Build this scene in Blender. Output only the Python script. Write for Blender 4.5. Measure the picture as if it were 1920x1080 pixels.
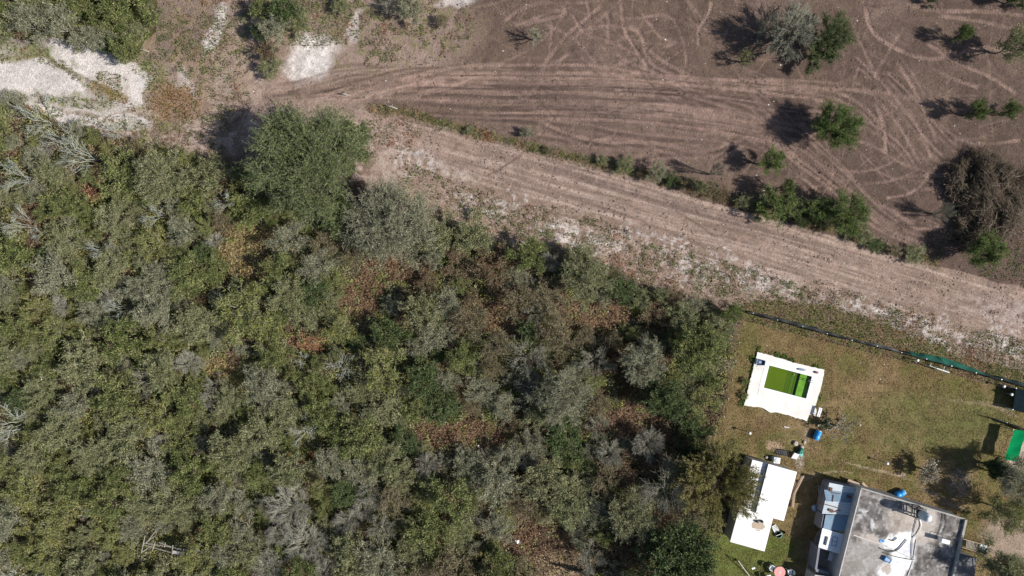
import bpy, bmesh, math, random
import numpy as np
from mathutils import Vector
from mathutils.geometry import tessellate_polygon

for o in list(bpy.data.objects): bpy.data.objects.remove(o)
S = bpy.context.scene
COL = S.collection

# ------------------------------------------------------------------ camera, sky, sun, exposure
HC = 70.4            # camera height above the ground, metres
MP = 0.055           # metres of ground per photograph pixel
cam = bpy.data.cameras.new('camera'); camo = bpy.data.objects.new('camera', cam); COL.objects.link(camo)
camo.location = (0, 0, HC); camo.rotation_euler = (0, 0, 0)
cam.sensor_width = 36; cam.lens = 36*HC/(1920*MP); cam.clip_end = 3000; cam.clip_start = 0.5
S.camera = camo
SUN_EL = math.radians(40); SX, SY = 0.97, -0.243       # where the sun stands, seen from above
az = math.atan2(SX, SY)                                # clockwise from +Y
w = bpy.data.worlds.new('World'); S.world = w; w.use_nodes = True
nt = w.node_tree; bg = nt.nodes['Background']
sky = nt.nodes.new('ShaderNodeTexSky'); sky.sky_type = 'NISHITA'; sky.sun_disc = False
sky.sun_elevation = SUN_EL; sky.sun_rotation = az
nt.links.new(sky.outputs[0], bg.inputs[0]); bg.inputs[1].default_value = 0.08
sl = bpy.data.lights.new('sun', 'SUN'); sl.energy = 5.0; sl.angle = math.radians(0.55); sl.color = (1, .96, .90)
so = bpy.data.objects.new('sun', sl); COL.objects.link(so)
d = Vector((-SX*math.cos(SUN_EL), -SY*math.cos(SUN_EL), -math.sin(SUN_EL)))
so.rotation_euler = d.to_track_quat('-Z', 'Y').to_euler(); so.location = (40, -10, 60)
S.view_settings.view_transform = 'Standard'; S.view_settings.look = 'None'
S.view_settings.exposure = 0.46; S.view_settings.gamma = 1

# ------------------------------------------------------------------ helpers
def W(px, py, z=0.0):
    """the point at height z seen at a pixel of the photograph"""
    k = MP*(HC-z)/HC
    return ((px-960)*k, (540-py)*k, z)
def tag(o, label=None, cat=None, group=None, kind=None):
    if label: o['label'] = label
    if cat: o['category'] = cat
    if group: o['group'] = group
    if kind: o['kind'] = kind
    return o
def empty(name, loc, rz=0):
    o = bpy.data.objects.new(name, None); COL.objects.link(o)
    o.location = loc; o.rotation_euler = (0, 0, rz); o.empty_display_size = .3
    return o
def link(name, me, parent=None, mat=None):
    o = bpy.data.objects.new(name, me); COL.objects.link(o)
    if parent: o.parent = parent
    if mat: me.materials.append(mat)
    return o
def npmesh(name, V, F, mat=None, smooth=False, col=None, attrs=None):
    me = bpy.data.meshes.new(name); n = len(V); m, k = F.shape
    me.vertices.add(n); me.vertices.foreach_set('co', np.ascontiguousarray(V, dtype=np.float32).ravel())
    me.loops.add(m*k); me.loops.foreach_set('vertex_index', np.ascontiguousarray(F, dtype=np.int32).ravel())
    me.polygons.add(m); me.polygons.foreach_set('loop_start', np.arange(0, m*k, k, dtype=np.int32))
    me.update(calc_edges=True)
    if smooth: me.polygons.foreach_set('use_smooth', np.ones(m, dtype=bool))
    if col is not None:
        a = me.attributes.new('Col', 'FLOAT_COLOR', 'POINT')
        c4 = np.ones((n, 4), dtype=np.float32); c4[:, :3] = col; a.data.foreach_set('color', c4.ravel())
    for nm, arr in (attrs or {}).items():
        a = me.attributes.new(nm, 'FLOAT', 'POINT'); a.data.foreach_set('value', np.ascontiguousarray(arr, dtype=np.float32).ravel())
    if mat: me.materials.append(mat)
    return me

class MB:
    """collects shapes (world coordinates) and links them as one mesh, relative to an origin"""
    def __init__(s, origin=(0, 0, 0)): s.v = []; s.f = []; s.o = origin
    def add(s, vs, fs):
        n = len(s.v); s.v += [tuple(p) for p in vs]; s.f += [tuple(i+n for i in f) for f in fs]; return s
    def hexa(s, b, t):
        return s.add(list(b)+list(t), [(3,2,1,0),(4,5,6,7),(0,1,5,4),(1,2,6,5),(2,3,7,6),(3,0,4,7)])
    def box(s, c, sz, rz=0):
        cx, cy, cz = c; a, b, h = sz[0]/2, sz[1]/2, sz[2]/2; ca, sa = math.cos(rz), math.sin(rz)
        q = [(cx+x*ca-y*sa, cy+x*sa+y*ca) for x, y in ((-a,-b),(a,-b),(a,b),(-a,b))]
        return s.hexa([(x, y, cz-h) for x, y in q], [(x, y, cz+h) for x, y in q])
    def prism(s, poly, z0, z1):
        """poly anticlockwise xy; z0, z1 numbers or lists"""
        n = len(poly); area = sum(poly[i][0]*poly[(i+1)%n][1]-poly[(i+1)%n][0]*poly[i][1] for i in range(n))
        if area < 0: poly = poly[::-1]
        z0 = z0 if isinstance(z0, (list, tuple)) else [z0]*n; z1 = z1 if isinstance(z1, (list, tuple)) else [z1]*n
        if area < 0: z0 = z0[::-1]; z1 = z1[::-1]
        vs = [(p[0], p[1], z) for p, z in zip(poly, z0)]+[(p[0], p[1], z) for p, z in zip(poly, z1)]
        fs = [tuple(range(n))[::-1], tuple(range(n, 2*n))]+[(i, (i+1)%n, n+(i+1)%n, n+i) for i in range(n)]
        return s.add(vs, fs)
    def bar(s, p0, p1, w, h=None):
        """a square bar between two points"""
        h = h or w; a = Vector(p0); b = Vector(p1); d = (b-a).normalized()
        u = d.cross(Vector((0,0,1))); u = u.normalized() if u.length > 1e-3 else Vector((1,0,0)); v = d.cross(u).normalized()
        r = [a+u*x*w/2+v*y*h/2 for x, y in ((-1,-1),(1,-1),(1,1),(-1,1))]
        t = [p+(b-a) for p in r]
        return s.hexa(r, t)
    def tube(s, pts, rad, n=8, cap=True):
        pts = [Vector(p) for p in pts]; rs = rad if isinstance(rad, (list, tuple)) else [rad]*len(pts)
        rings = []; ref = Vector((.13, .29, .95))
        for i, p in enumerate(pts):
            d = (pts[min(i+1, len(pts)-1)]-pts[max(i-1, 0)]).normalized()
            if abs(d.dot(ref)) > .95: ref = Vector((.95, .2, .1))
            u = d.cross(ref).normalized(); v = d.cross(u).normalized()
            rings.append([p+(u*math.cos(2*math.pi*k/n)+v*math.sin(2*math.pi*k/n))*rs[i] for k in range(n)])
        vs = [q for r in rings for q in r]
        fs = [(i*n+k, i*n+(k+1)%n, (i+1)*n+(k+1)%n, (i+1)*n+k) for i in range(len(pts)-1) for k in range(n)]
        if cap: fs += [tuple(range(n))[::-1], tuple(range((len(pts)-1)*n, len(pts)*n))]
        return s.add(vs, fs)
    def lathe(s, c, prof, n=20):
        """prof: (radius, z) pairs about a vertical axis through c"""
        return s.tube([(c[0], c[1], c[2]+z) for r, z in prof], [max(r, .001) for r, z in prof], n)
    def build(s, name, mat, parent=None, smooth=False, bevel=0):
        me = bpy.data.meshes.new(name)
        me.from_pydata([(x-s.o[0], y-s.o[1], z-s.o[2]) for x, y, z in s.v], [], s.f)
        bm = bmesh.new(); bm.from_mesh(me); bmesh.ops.recalc_face_normals(bm, faces=bm.faces)
        if bevel: bmesh.ops.bevel(bm, geom=bm.edges[:], offset=bevel, segments=1, affect='EDGES')
        bm.to_mesh(me); bm.free()
        if smooth:
            for p in me.polygons: p.use_smooth = len(p.vertices) <= 4
        return link(name, me, parent, mat)

# ------------------------------------------------------------------ materials
def mat_nodes(name):
    m = bpy.data.materials.new(name); m.use_nodes = True; t = m.node_tree; t.nodes.clear()
    out = t.nodes.new('ShaderNodeOutputMaterial'); return m, t, out
def surf(name, c, c2=None, rough=.75, metal=0, scale=3.0, contrast=.5, bump=.15, spec=.3, detail=6, fine=0):
    """two tones mixed by noise in object space, with a little bump"""
    m, t, out = mat_nodes(name); N = t.nodes; L = t.links
    b = N.new('ShaderNodeBsdfPrincipled'); L.new(b.outputs[0], out.inputs[0])
    b.inputs['Roughness'].default_value = rough; b.inputs['Metallic'].default_value = metal
    b.inputs['Specular IOR Level'].default_value = spec
    tc = N.new('ShaderNodeTexCoord'); no = N.new('ShaderNodeTexNoise'); no.inputs['Scale'].default_value = scale
    no.inputs['Detail'].default_value = detail; L.new(tc.outputs['Object'], no.inputs['Vector'])
    c2 = c2 or tuple(x*.75 for x in c)
    mr = N.new('ShaderNodeMapRange'); mr.inputs[1].default_value = .5-.5*contrast; mr.inputs[2].default_value = .5+.5*contrast
    mr.clamp = True; L.new(no.outputs[0], mr.inputs[0])
    mx = N.new('ShaderNodeMix'); mx.data_type = 'RGBA'; L.new(mr.outputs[0], mx.inputs[0])
    mx.inputs[6].default_value = (*c, 1); mx.inputs[7].default_value = (*c2, 1)
    L.new(mx.outputs[2], b.inputs['Base Color'])
    if bump:
        n2 = N.new('ShaderNodeTexNoise'); n2.inputs['Scale'].default_value = scale*6; L.new(tc.outputs['Object'], n2.inputs['Vector'])
        bp = N.new('ShaderNodeBump'); bp.inputs['Strength'].default_value = bump; bp.inputs['Distance'].default_value = .03
        L.new(n2.outputs[0], bp.inputs['Height']); L.new(bp.outputs[0], b.inputs['Normal'])
    return m
def leafmat(name, ca, cb, cc, trans=.25, var=.45, rough=.6):
    """ca..cb by plant, cc by clump; each leaf a little lighter or darker"""
    m, t, out = mat_nodes(name); N = t.nodes; L = t.links
    oi = N.new('ShaderNodeObjectInfo'); tc = N.new('ShaderNodeTexCoord'); g = N.new('ShaderNodeNewGeometry')
    m1 = N.new('ShaderNodeMix'); m1.data_type = 'RGBA'; L.new(oi.outputs['Random'], m1.inputs[0])
    m1.inputs[6].default_value = (*ca, 1); m1.inputs[7].default_value = (*cb, 1)
    no = N.new('ShaderNodeTexNoise'); no.inputs['Scale'].default_value = 1.5; no.inputs['Detail'].default_value = 4; no.inputs['Roughness'].default_value = .65
    L.new(tc.outputs['Object'], no.inputs['Vector'])
    mr = N.new('ShaderNodeMapRange'); mr.inputs[1].default_value = .40; mr.inputs[2].default_value = .64; L.new(no.outputs[0], mr.inputs[0])
    m2 = N.new('ShaderNodeMix'); m2.data_type = 'RGBA'; L.new(mr.outputs[0], m2.inputs[0]); L.new(m1.outputs[2], m2.inputs[6])
    m2.inputs[7].default_value = (*cc, 1)
    v = N.new('ShaderNodeMapRange'); v.inputs[3].default_value = 1-var; v.inputs[4].default_value = 1+var
    L.new(g.outputs['Random Per Island'], v.inputs[0])
    m3 = N.new('ShaderNodeVectorMath'); m3.operation = 'SCALE'; L.new(m2.outputs[2], m3.inputs[0]); L.new(v.outputs[0], m3.inputs['Scale'])
    b = N.new('ShaderNodeBsdfPrincipled'); b.inputs['Roughness'].default_value = rough; b.inputs['Specular IOR Level'].default_value = .15
    L.new(m3.outputs[0], b.inputs['Base Color'])
    tr = N.new('ShaderNodeBsdfTranslucent'); L.new(m3.outputs[0], tr.inputs[0])
    ms = N.new('ShaderNodeMixShader'); ms.inputs[0].default_value = trans
    L.new(b.outputs[0], ms.inputs[1]); L.new(tr.outputs[0], ms.inputs[2]); L.new(ms.outputs[0], out.inputs[0])
    return m
def attrmat(name, fine=9.0, amt=.5, trans=0, island=False, bump=.0, tread=False):
    """colour from the Col attribute, broken up by fine noise"""
    m, t, out = mat_nodes(name); N = t.nodes; L = t.links
    at = N.new('ShaderNodeAttribute'); at.attribute_name = 'Col'; tc = N.new('ShaderNodeTexCoord')
    if island:
        src = N.new('ShaderNodeNewGeometry').outputs['Random Per Island']
    else:
        no = N.new('ShaderNodeTexNoise'); no.inputs['Scale'].default_value = fine; no.inputs['Detail'].default_value = 4
        no.inputs['Roughness'].default_value = .7
        L.new(tc.outputs['Object'], no.inputs['Vector']); src = no.outputs[0]
    v = N.new('ShaderNodeMapRange'); v.inputs[1].default_value = 0 if island else .25; v.inputs[2].default_value = 1 if island else .75
    v.inputs[3].default_value = 1-amt; v.inputs[4].default_value = 1+amt; L.new(src, v.inputs[0])
    fac = v.outputs[0]
    if tread:
        al = N.new('ShaderNodeAttribute'); al.attribute_name = 'along'; tm = N.new('ShaderNodeAttribute'); tm.attribute_name = 'treadm'
        mu = N.new('ShaderNodeMath'); mu.operation = 'MULTIPLY'; mu.inputs[1].default_value = 2*math.pi/.30; L.new(al.outputs['Fac'], mu.inputs[0])
        si = N.new('ShaderNodeMath'); si.operation = 'SINE'; L.new(mu.outputs[0], si.inputs[0])
        a = N.new('ShaderNodeMath'); a.operation = 'MULTIPLY'; L.new(si.outputs[0], a.inputs[0]); L.new(tm.outputs['Fac'], a.inputs[1])
        b_ = N.new('ShaderNodeMath'); b_.operation = 'MULTIPLY_ADD'; b_.inputs[1].default_value = .16; L.new(a.outputs[0], b_.inputs[0]); L.new(fac, b_.inputs[2])
        fac = b_.outputs[0]
    sc = N.new('ShaderNodeVectorMath'); sc.operation = 'SCALE'; L.new(at.outputs['Color'], sc.inputs[0]); L.new(fac, sc.inputs['Scale'])
    b = N.new('ShaderNodeBsdfPrincipled'); b.inputs['Roughness'].default_value = .85; b.inputs['Specular IOR Level'].default_value = .1
    L.new(sc.outputs[0], b.inputs['Base Color'])
    if bump:
        n2 = N.new('ShaderNodeTexNoise'); n2.inputs['Scale'].default_value = 5; n2.inputs['Detail'].default_value = 6; n2.inputs['Roughness'].default_value = .75
        L.new(tc.outputs['Object'], n2.inputs['Vector'])
        bp = N.new('ShaderNodeBump'); bp.inputs['Strength'].default_value = bump; bp.inputs['Distance'].default_value = .12
        L.new(n2.outputs[0], bp.inputs['Height']); L.new(bp.outputs[0], b.inputs['Normal'])
    if trans:
        tr = N.new('ShaderNodeBsdfTranslucent'); L.new(sc.outputs[0], tr.inputs[0])
        ms = N.new('ShaderNodeMixShader'); ms.inputs[0].default_value = trans
        L.new(b.outputs[0], ms.inputs[1]); L.new(tr.outputs[0], ms.inputs[2]); L.new(ms.outputs[0], out.inputs[0])
    else: L.new(b.outputs[0], out.inputs[0])
    return m
MT = {}
MT['white'] = surf('white_paint', (.80,.80,.79), (.70,.70,.68), scale=1.2, contrast=.6)
MT['whiteplastic'] = surf('white_plastic', (.78,.80,.80), rough=.4, bump=0)
MT['concrete'] = surf('concrete', (.36,.34,.31), (.22,.21,.19), scale=1.6)
MT['plaster'] = surf('grey_plaster', (.56,.53,.49), (.40,.37,.33), scale=1.4)
MT['wood'] = surf('weathered_wood', (.38,.27,.19), (.24,.17,.12), scale=6)
MT['greywood'] = surf('grey_wood', (.34,.31,.27), (.20,.18,.15), scale=6)
MT['brick'] = surf('pink_brick', (.42,.24,.18), (.30,.18,.14), scale=5)
MT['blue'] = surf('blue_plastic', (.02,.22,.60), (.03,.30,.66), rough=.35, bump=0)
MT['darkblue'] = surf('dark_blue_plastic', (.03,.06,.11), (.05,.10,.17), rough=.4, bump=0)
MT['black'] = surf('black_rubber', (.015,.015,.017), rough=.6, bump=0)
MT['darkmetal'] = surf('dark_metal', (.06,.06,.065), rough=.5, metal=.3)
MT['metal'] = surf('galvanised_metal', (.45,.47,.48), (.34,.35,.36), rough=.45, metal=.4)
MT['rustmetal'] = surf('rusty_metal', (.16,.07,.035), (.09,.05,.03), rough=.8)
MT['bluesheet'] = surf('blue_grey_sheet', (.27,.37,.46), (.20,.28,.35), rough=.55, scale=.9)
MT['palesheet'] = surf('pale_sheet', (.50,.55,.58), (.38,.43,.47), rough=.55, scale=.9)
MT['whitesheet'] = surf('white_sheet', (.78,.80,.82), (.66,.68,.72), rough=.55, scale=.8)
MT['teal'] = surf('teal_plastic', (.16,.42,.38), (.10,.30,.27), rough=.5, bump=0)
MT['green'] = surf('green_tarp', (.0,.185,.06), (.0,.14,.045), spec=.05, rough=.9, scale=1.2)
MT['greennet'] = surf('green_shade_net', (.02,.17,.11), (.015,.12,.085), rough=.8, scale=1.5)
MT['darknet'] = surf('faded_dark_net', (.055,.065,.055), (.12,.125,.105), rough=.85, scale=.8)
MT['blacknet'] = surf('black_shade_net', (.006,.012,.016), (.01,.018,.022), rough=1, spec=0)
MT['pink'] = surf('pink_plastic', (.60,.20,.19), (.66,.34,.32), rough=.5, scale=2.2, bump=0)
MT['red'] = surf('red_paint', (.40,.06,.03), rough=.5, bump=0)
MT['purple'] = surf('purple_plastic', (.20,.04,.12), rough=.5, bump=0)
MT['bluegrey'] = surf('blue_grey_plastic', (.28,.36,.48), rough=.5, bump=0)
MT['algae'] = surf('green_algae_floor', (.092,.128,.001), (.074,.108,.001), rough=.8, scale=.7)
MT['ledge'] = surf('pale_green_ledge', (.19,.34,.10), (.11,.24,.04), rough=.8, scale=2.5, contrast=.35)
MT['darkalgae'] = surf('dark_algae_wall', (.04,.13,.03), rough=.8)
MT['bark'] = surf('bark', (.10,.08,.06), (.06,.045,.035), scale=4)
MT['greybark'] = surf('grey_twigs', (.19,.185,.135), (.29,.28,.22), scale=1.0)
MT['olivebark'] = surf('olive_twigs', (.20,.19,.13), (.30,.285,.21), scale=1.0)
MT['whitebark'] = surf('white_limbs', (.40,.42,.37), (.26,.27,.22), scale=1.5)
MT['silverbark'] = surf('silver_twigs', (.27,.26,.20), (.43,.41,.34), scale=1.0)
MT['tanbark'] = surf('tan_twigs', (.22,.165,.12), (.13,.095,.07), scale=1.2)
MT['rustbark'] = surf('rust_twigs', (.17,.075,.04), (.11,.05,.03), scale=1.2)
MT['stone'] = surf('pale_stone', (.45,.40,.36), (.30,.26,.23), scale=6)
def gloss(mt, name):  # the pool water: thin, tinted, shiny, light passes through to the floor
    m, t, out = mat_nodes(name); N = t.nodes; L = t.links
    tr = N.new('ShaderNodeBsdfTransparent'); tr.inputs[0].default_value = (.86, .95, .62, 1)
    gl = N.new('ShaderNodeBsdfGlossy'); gl.inputs['Roughness'].default_value = .05
    fr = N.new('ShaderNodeFresnel'); fr.inputs[0].default_value = 1.33
    no = N.new('ShaderNodeTexNoise'); no.inputs['Scale'].default_value = 5; bp = N.new('ShaderNodeBump'); bp.inputs['Strength'].default_value = .25
    L.new(no.outputs[0], bp.inputs['Height']); L.new(bp.outputs[0], gl.inputs['Normal'])
    ms = N.new('ShaderNodeMixShader'); L.new(fr.outputs[0], ms.inputs[0]); L.new(tr.outputs[0], ms.inputs[1]); L.new(gl.outputs[0], ms.inputs[2])
    L.new(ms.outputs[0], out.inputs[0]); return m
MT['water'] = gloss(None, 'pool_water')

# ------------------------------------------------------------------ noise on numpy arrays
def vnoise(x, y, cell, seed):
    r = np.random.RandomState(seed); G = r.rand(256, 256).astype(np.float32)
    u = x/cell+1000; v = y/cell+1000; i = np.floor(u).astype(int); j = np.floor(v).astype(int)
    a = (u-i); b = (v-j); a = a*a*(3-2*a); b = b*b*(3-2*b)
    g = lambda p, q: G[p & 255, q & 255]
    return (g(i, j)*(1-a)+g(i+1, j)*a)*(1-b)+(g(i, j+1)*(1-a)+g(i+1, j+1)*a)*b
def fbm(x, y, cell, seed, octv=4, gain=.55):
    s = 0; amp = 1; tot = 0
    for k in range(octv):
        s = s+amp*vnoise(x+37*k, y-53*k, cell/2**k, seed+k); tot += amp; amp *= gain
    return s/tot
def sstep(a, b, x):
    t = np.clip((x-a)/(b-a), 0, 1); return t*t*(3-2*t)
def inpoly(x, y, poly):
    c = np.zeros(x.shape, dtype=bool); n = len(poly)
    for i in range(n):
        x0, y0 = poly[i]; x1, y1 = poly[(i+1) % n]
        if y0 == y1: continue
        c ^= ((y0 > y) != (y1 > y)) & (x < (x1-x0)*(y-y0)/(y1-y0)+x0)
    return c
def catmull(pts, step=6):
    pts = [np.array(p, float) for p in pts]; P = [2*pts[0]-pts[1]]+pts+[2*pts[-1]-pts[-2]]; out = []
    for i in range(1, len(P)-2):
        n = max(2, int(np.linalg.norm(P[i+1]-P[i])/step))
        for k in range(n):
            t = k/n
            out.append(.5*((2*P[i])+(-P[i-1]+P[i+1])*t+(2*P[i-1]-5*P[i]+4*P[i+1]-P[i+2])*t*t+(-P[i-1]+3*P[i]-3*P[i+1]+P[i+2])*t**3))
    out.append(P[-2]); return np.array(out)

# regions of the place, in photograph pixels on the ground
THICKET = [(-400,185),(40,188),(100,222),(170,252),(240,262),(310,282),(380,300),(440,318),(480,350),(520,380),(640,440),(700,440),(800,425),(880,430),(945,462),(1000,480),
           (1060,474),(1120,490),(1180,540),(1250,552),(1310,575),(1372,590),(1378,640),(1368,720),(1345,800),(1334,850),(1395,868),(1385,905),(1350,985),(1325,1000),(1310,1045),(1330,1120),(1340,1400),(-400,1400)]
THICKET2 = [(-400,-400),(300,-400),(290,0),(286,60),(250,110),(190,95),(140,76),(60,70),(-400,60)]
YARD = [(1388,600),(1925,738),(2300,835),(2300,1500),(1320,1500),(1330,1090),(1305,1040),(1325,985),(1385,985),(1395,868),(1334,850),(1345,800),(1365,715)]
ROADTOP = [(700,200),(850,240),(1000,280),(1150,322),(1300,368),(1420,405),(1600,455),(1740,492),(1920,540),(2400,690)]
ROAD = ROADTOP+[(2400,850),(1925,728),(1392,585),(1250,552),(1120,490),(945,462),(820,425),(700,380),(640,260),(600,215)]
HEDGE = catmull([(698,203),(760,212),(830,232),(900,250),(960,265),(1030,285),(1120,305),(1200,325),(1290,348),(1370,375),(1450,402),(1540,425),(1620,452),(1700,478),(1750,490)], 8)

# ------------------------------------------------------------------ the ground: one sheet, painted with what lies on it
def axis(lo, hi, step):
    core = np.arange(lo, hi+step/2, step); out = []; s = step; p = hi
    while p < 900: s *= 1.25; p += s; out.append(p)
    lo_out = []; s = step; p = lo
    while p > -900: s *= 1.25; p -= s; lo_out.append(p)
    return np.array(lo_out[::-1]+list(core)+out)
gx = axis(-55.5, 55.5, .1); gy = axis(-32, 32, .1)
GX, GY = np.meshgrid(gx, gy); PX = GX/MP+960; PY = 540-GY/MP
sh = GX.shape
wx = PX+(fbm(PX, PY, 40, 3)-.5)*46; wy = PY+(fbm(PX, PY, 40, 9)-.5)*46
n1 = fbm(PX, PY, 220, 11); n2 = fbm(PX, PY, 38, 21); n3 = fbm(PX, PY, 9, 31, 3); n4 = fbm(PX, PY, 90, 41)
def C(*c): return np.array(c, dtype=np.float32)
col = np.zeros(sh+(3,), np.float32); hgt = (n2-.5)*.10+(n3-.5)*.05+(n1-.5)*.35
along = np.zeros(sh, np.float32); treadm = np.zeros(sh, np.float32)
def mixc(m, c, k=1.0):
    global col
    m = (np.clip(m, 0, 1)*k)[..., None]; col = col*(1-m)+np.asarray(c, dtype=np.float32)*m
def ell(x, y, rx, ry=None, rot=0, soft=.35, warp=1.0):
    ry = ry or rx; ca, sa = math.cos(rot), math.sin(rot)
    dx = PX+(wx-PX)*warp-x; dy = PY+(wy-PY)*warp-y
    r = np.sqrt(((dx*ca+dy*sa)/rx)**2+((-dx*sa+dy*ca)/ry)**2)
    return 1-sstep(1-soft, 1+soft, r)
def pm(poly, warp=1.0): return inpoly(PX+(wx-PX)*warp, PY+(wy-PY)*warp, poly).astype(np.float32)
def stroke(pts, width, cfun, k=1.0, depth=.02, tread=0, soft=.5):
    """a wheel or blade mark along a polyline"""
    global hgt
    P = catmull(pts, 14); pad = width*1.6
    x0, y0 = P.min(0)-pad; x1, y1 = P.max(0)+pad
    ix = np.where((gx/MP+960 > x0) & (gx/MP+960 < x1))[0]; iy = np.where((540-gy/MP > y0) & (540-gy/MP < y1))[0]
    if len(ix) < 2 or len(iy) < 2: return
    sl_ = (slice(iy[0], iy[-1]+1), slice(ix[0], ix[-1]+1))
    X = PX[sl_]; Y = PY[sl_]; best = np.full(X.shape, 1e9, np.float32); al = np.zeros(X.shape, np.float32); acc = 0; tt = np.zeros(X.shape, np.float32)
    tot = np.sum(np.linalg.norm(np.diff(P, axis=0), axis=1))
    for a, b in zip(P[:-1], P[1:]):
        d = b-a; Ld = np.hypot(*d)
        if Ld < 1e-6: continue
        bx0, bx1 = min(a[0], b[0])-pad, max(a[0], b[0])+pad; by0, by1 = min(a[1], b[1])-pad, max(a[1], b[1])+pad
        jx = np.where((X[0] >= bx0) & (X[0] <= bx1))[0]; jy = np.where((Y[:, 0] >= by0) & (Y[:, 0] <= by1))[0]
        if len(jx) and len(jy):
            s2 = (slice(jy[0], jy[-1]+1), slice(jx[0], jx[-1]+1)); x = X[s2]; y = Y[s2]
            t = np.clip(((x-a[0])*d[0]+(y-a[1])*d[1])/Ld**2, 0, 1)
            r = np.hypot(x-a[0]-t*d[0], y-a[1]-t*d[1]); upd = r < best[s2]
            best[s2] = np.where(upd, r, best[s2]); al[s2] = np.where(upd, (acc+t*Ld)*MP, al[s2]); tt[s2] = np.where(upd, (acc+t*Ld)/tot, tt[s2])
        acc += Ld
    hw = width/2*(.75+.6*n3[sl_])
    m = 1-sstep(1-soft, 1+soft, best/hw)
    m = m*sstep(0, .06, tt)*(1-sstep(.94, 1, tt))*(.55+.6*sstep(.35, .62, n2[sl_]))
    m = np.clip(m*k, 0, 1)[..., None]
    c = cfun if isinstance(cfun, np.ndarray) else cfun
    col[sl_] = col[sl_]*(1-m)+c*m
    hgt[sl_] -= 2.2*depth*m[..., 0]
    if tread:
        mm = (1-sstep(.6, 1.1, best/hw))*tread; w_ = mm > treadm[sl_]
        along[sl_] = np.where(w_, al, along[sl_]); treadm[sl_] = np.where(w_, mm, treadm[sl_])

PLOUGH = C(.118,.081,.062); PLOUGHD = C(.084,.058,.047); TRACK = C(.205,.139,.113); ROADC = C(.272,.195,.158); SAND = C(.54,.49,.46)
col[:] = PLOUGH
mixc(sstep(.42, .62, n4), PLOUGHD, .65); mixc(sstep(.5, .75, fbm(PX, PY, 140, 77)), C(.165,.115,.092), .7)
# the graded dirt road and its verge
rm = pm(ROAD, .35); mixc(rm, ROADC)
mixc(rm*sstep(.45, .65, n4), C(.215,.152,.120), .6); mixc(rm*sstep(.5, .7, n2), C(.32,.24,.195), .5); mixc(rm*sstep(.55, .68, fbm(PX, PY, 18, 141)), C(.18,.125,.095), .5)
mixc(rm*sstep(.55, .7, n3)*sstep(.4, .6, n2), C(.17,.125,.085), .7)
# the clay corridor to the left (above the big tree) and the bank above it
mixc(ell(520, 215, 190, 60, .1)+ell(390, 210, 140, 90)+ell(620, 110, 170, 80, -.2)+ell(720, 60, 160, 110)+ell(370, 60, 140, 130), C(.27,.195,.160)*(.8+.4*n2[..., None]), .9)
mixc((ell(360, 230, 130, 60)+ell(440, 120, 60, 90)+ell(700, 290, 80, 60)+ell(270, 250, 120, 30))*sstep(.4, .6, n3), C(.38,.30,.26), .6)
mixc(ell(330, 40, 90, 60), C(.17,.125,.105), .7)
mixc((ell(720, 60, 170, 90)+ell(600, 30, 130, 90))*sstep(.52, .62, n3), C(.12,.115,.045), .6); mixc(ell(360, 110, 120, 110)*sstep(.52, .62, n3), C(.15,.12,.06), .5)
mixc((ell(360, 110, 130, 120))*sstep(.5, .6, n2), C(.24,.17,.11), .4)
# pale limestone and sand
mixc(ell(140, 160, 170, 72, .1)+ell(30, 150, 120, 60), C(.34,.29,.24)*(.7+.6*n3[..., None]), .85)
for P_, k in (([(-300,118),(0,120),(30,110),(70,111),(102,120),(152,146),(170,164),(145,174),(112,182),(60,180),(25,168),(-300,166)], .95),
              ([(80,82),(130,73),(150,84),(200,93),(240,110),(293,150),(272,163),(266,182),(264,203),(242,206),(204,186),(224,172),(192,160),(168,148),(130,128),(98,112),(90,98)], 1),
              ([(20,186),(75,192),(112,208),(160,222),(215,214),(260,216),(285,228),(250,244),(170,242),(120,228),(60,204)], .9), ([(-50,160),(60,170),(150,168),(200,180),(250,205),(200,215),(100,205),(40,190),(-50,185)], .55), ([(-100,60),(60,66),(120,78),(80,100),(20,108),(-100,112)], .35)):
    mixc(inpoly(PX+(wx-PX)*.35+(n3-.5)*9, PY+(wy-PY)*.35+(n3-.5)*9, P_).astype(np.float32), SAND*(.78+.45*n2[..., None]-.25*sstep(.55, .75, n3)[..., None]), k)
for (x, y, rx, ry, ro, k) in [(580,95,38,32,.1,.8),(575,112,28,26,.1,.6),(575,125,40,25,-.4,.8),(600,80,40,18,0,.6),(668,50,14,30,.25,.55),(402,50,12,50,.35,.75),(390,70,14,22,.2,.6),(345,150,10,30,-.2,.5),(350,165,30,14,.6,.3),(855,5,30,10,0,.6)]:
    mixc(ell(x, y, rx, ry, ro, .35, .7), SAND*(.75+.5*n3[..., None]), k)
for (x, y, rx, ry, ro, k) in [(830,310,60,14,.35,.35),(905,385,55,20,.3,.6),(1060,432,60,20,.35,.75),(1130,455,50,14,.3,.6),(1070,455,20,14,0,.7),(1270,490,60,12,.2,.25),
                              (1440,522,50,16,.15,.5),(1640,585,80,9,.25,.75),(1720,612,50,9,.25,.5),(1800,635,50,12,.3,.65),(1860,650,50,12,.3,.75),(1900,660,40,12,.2,.6),(1490,545,60,12,.2,.45),(1900,590,90,30,.25,.25)]:
    mixc(ell(x, y, rx, ry, ro, .5, .8)*sstep(.38, .58, n3), SAND*(.85+.3*n2[..., None]), k)
rs = np.random.RandomState(44)
lowb = inpoly(wx, wy, [(740,270),(900,330),(1060,375),(1200,420),(1400,480),(1600,540),(1930,630),(1930,745),(1392,590),(1250,556),(1120,494),(945,466),(820,428),(740,380)]).astype(np.float32)
mixc(lowb*sstep(.50, .62, fbm(PX, PY, 7, 161, 2))*sstep(.35, .6, fbm(PX, PY, 70, 163)), SAND*.85, .75)
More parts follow.
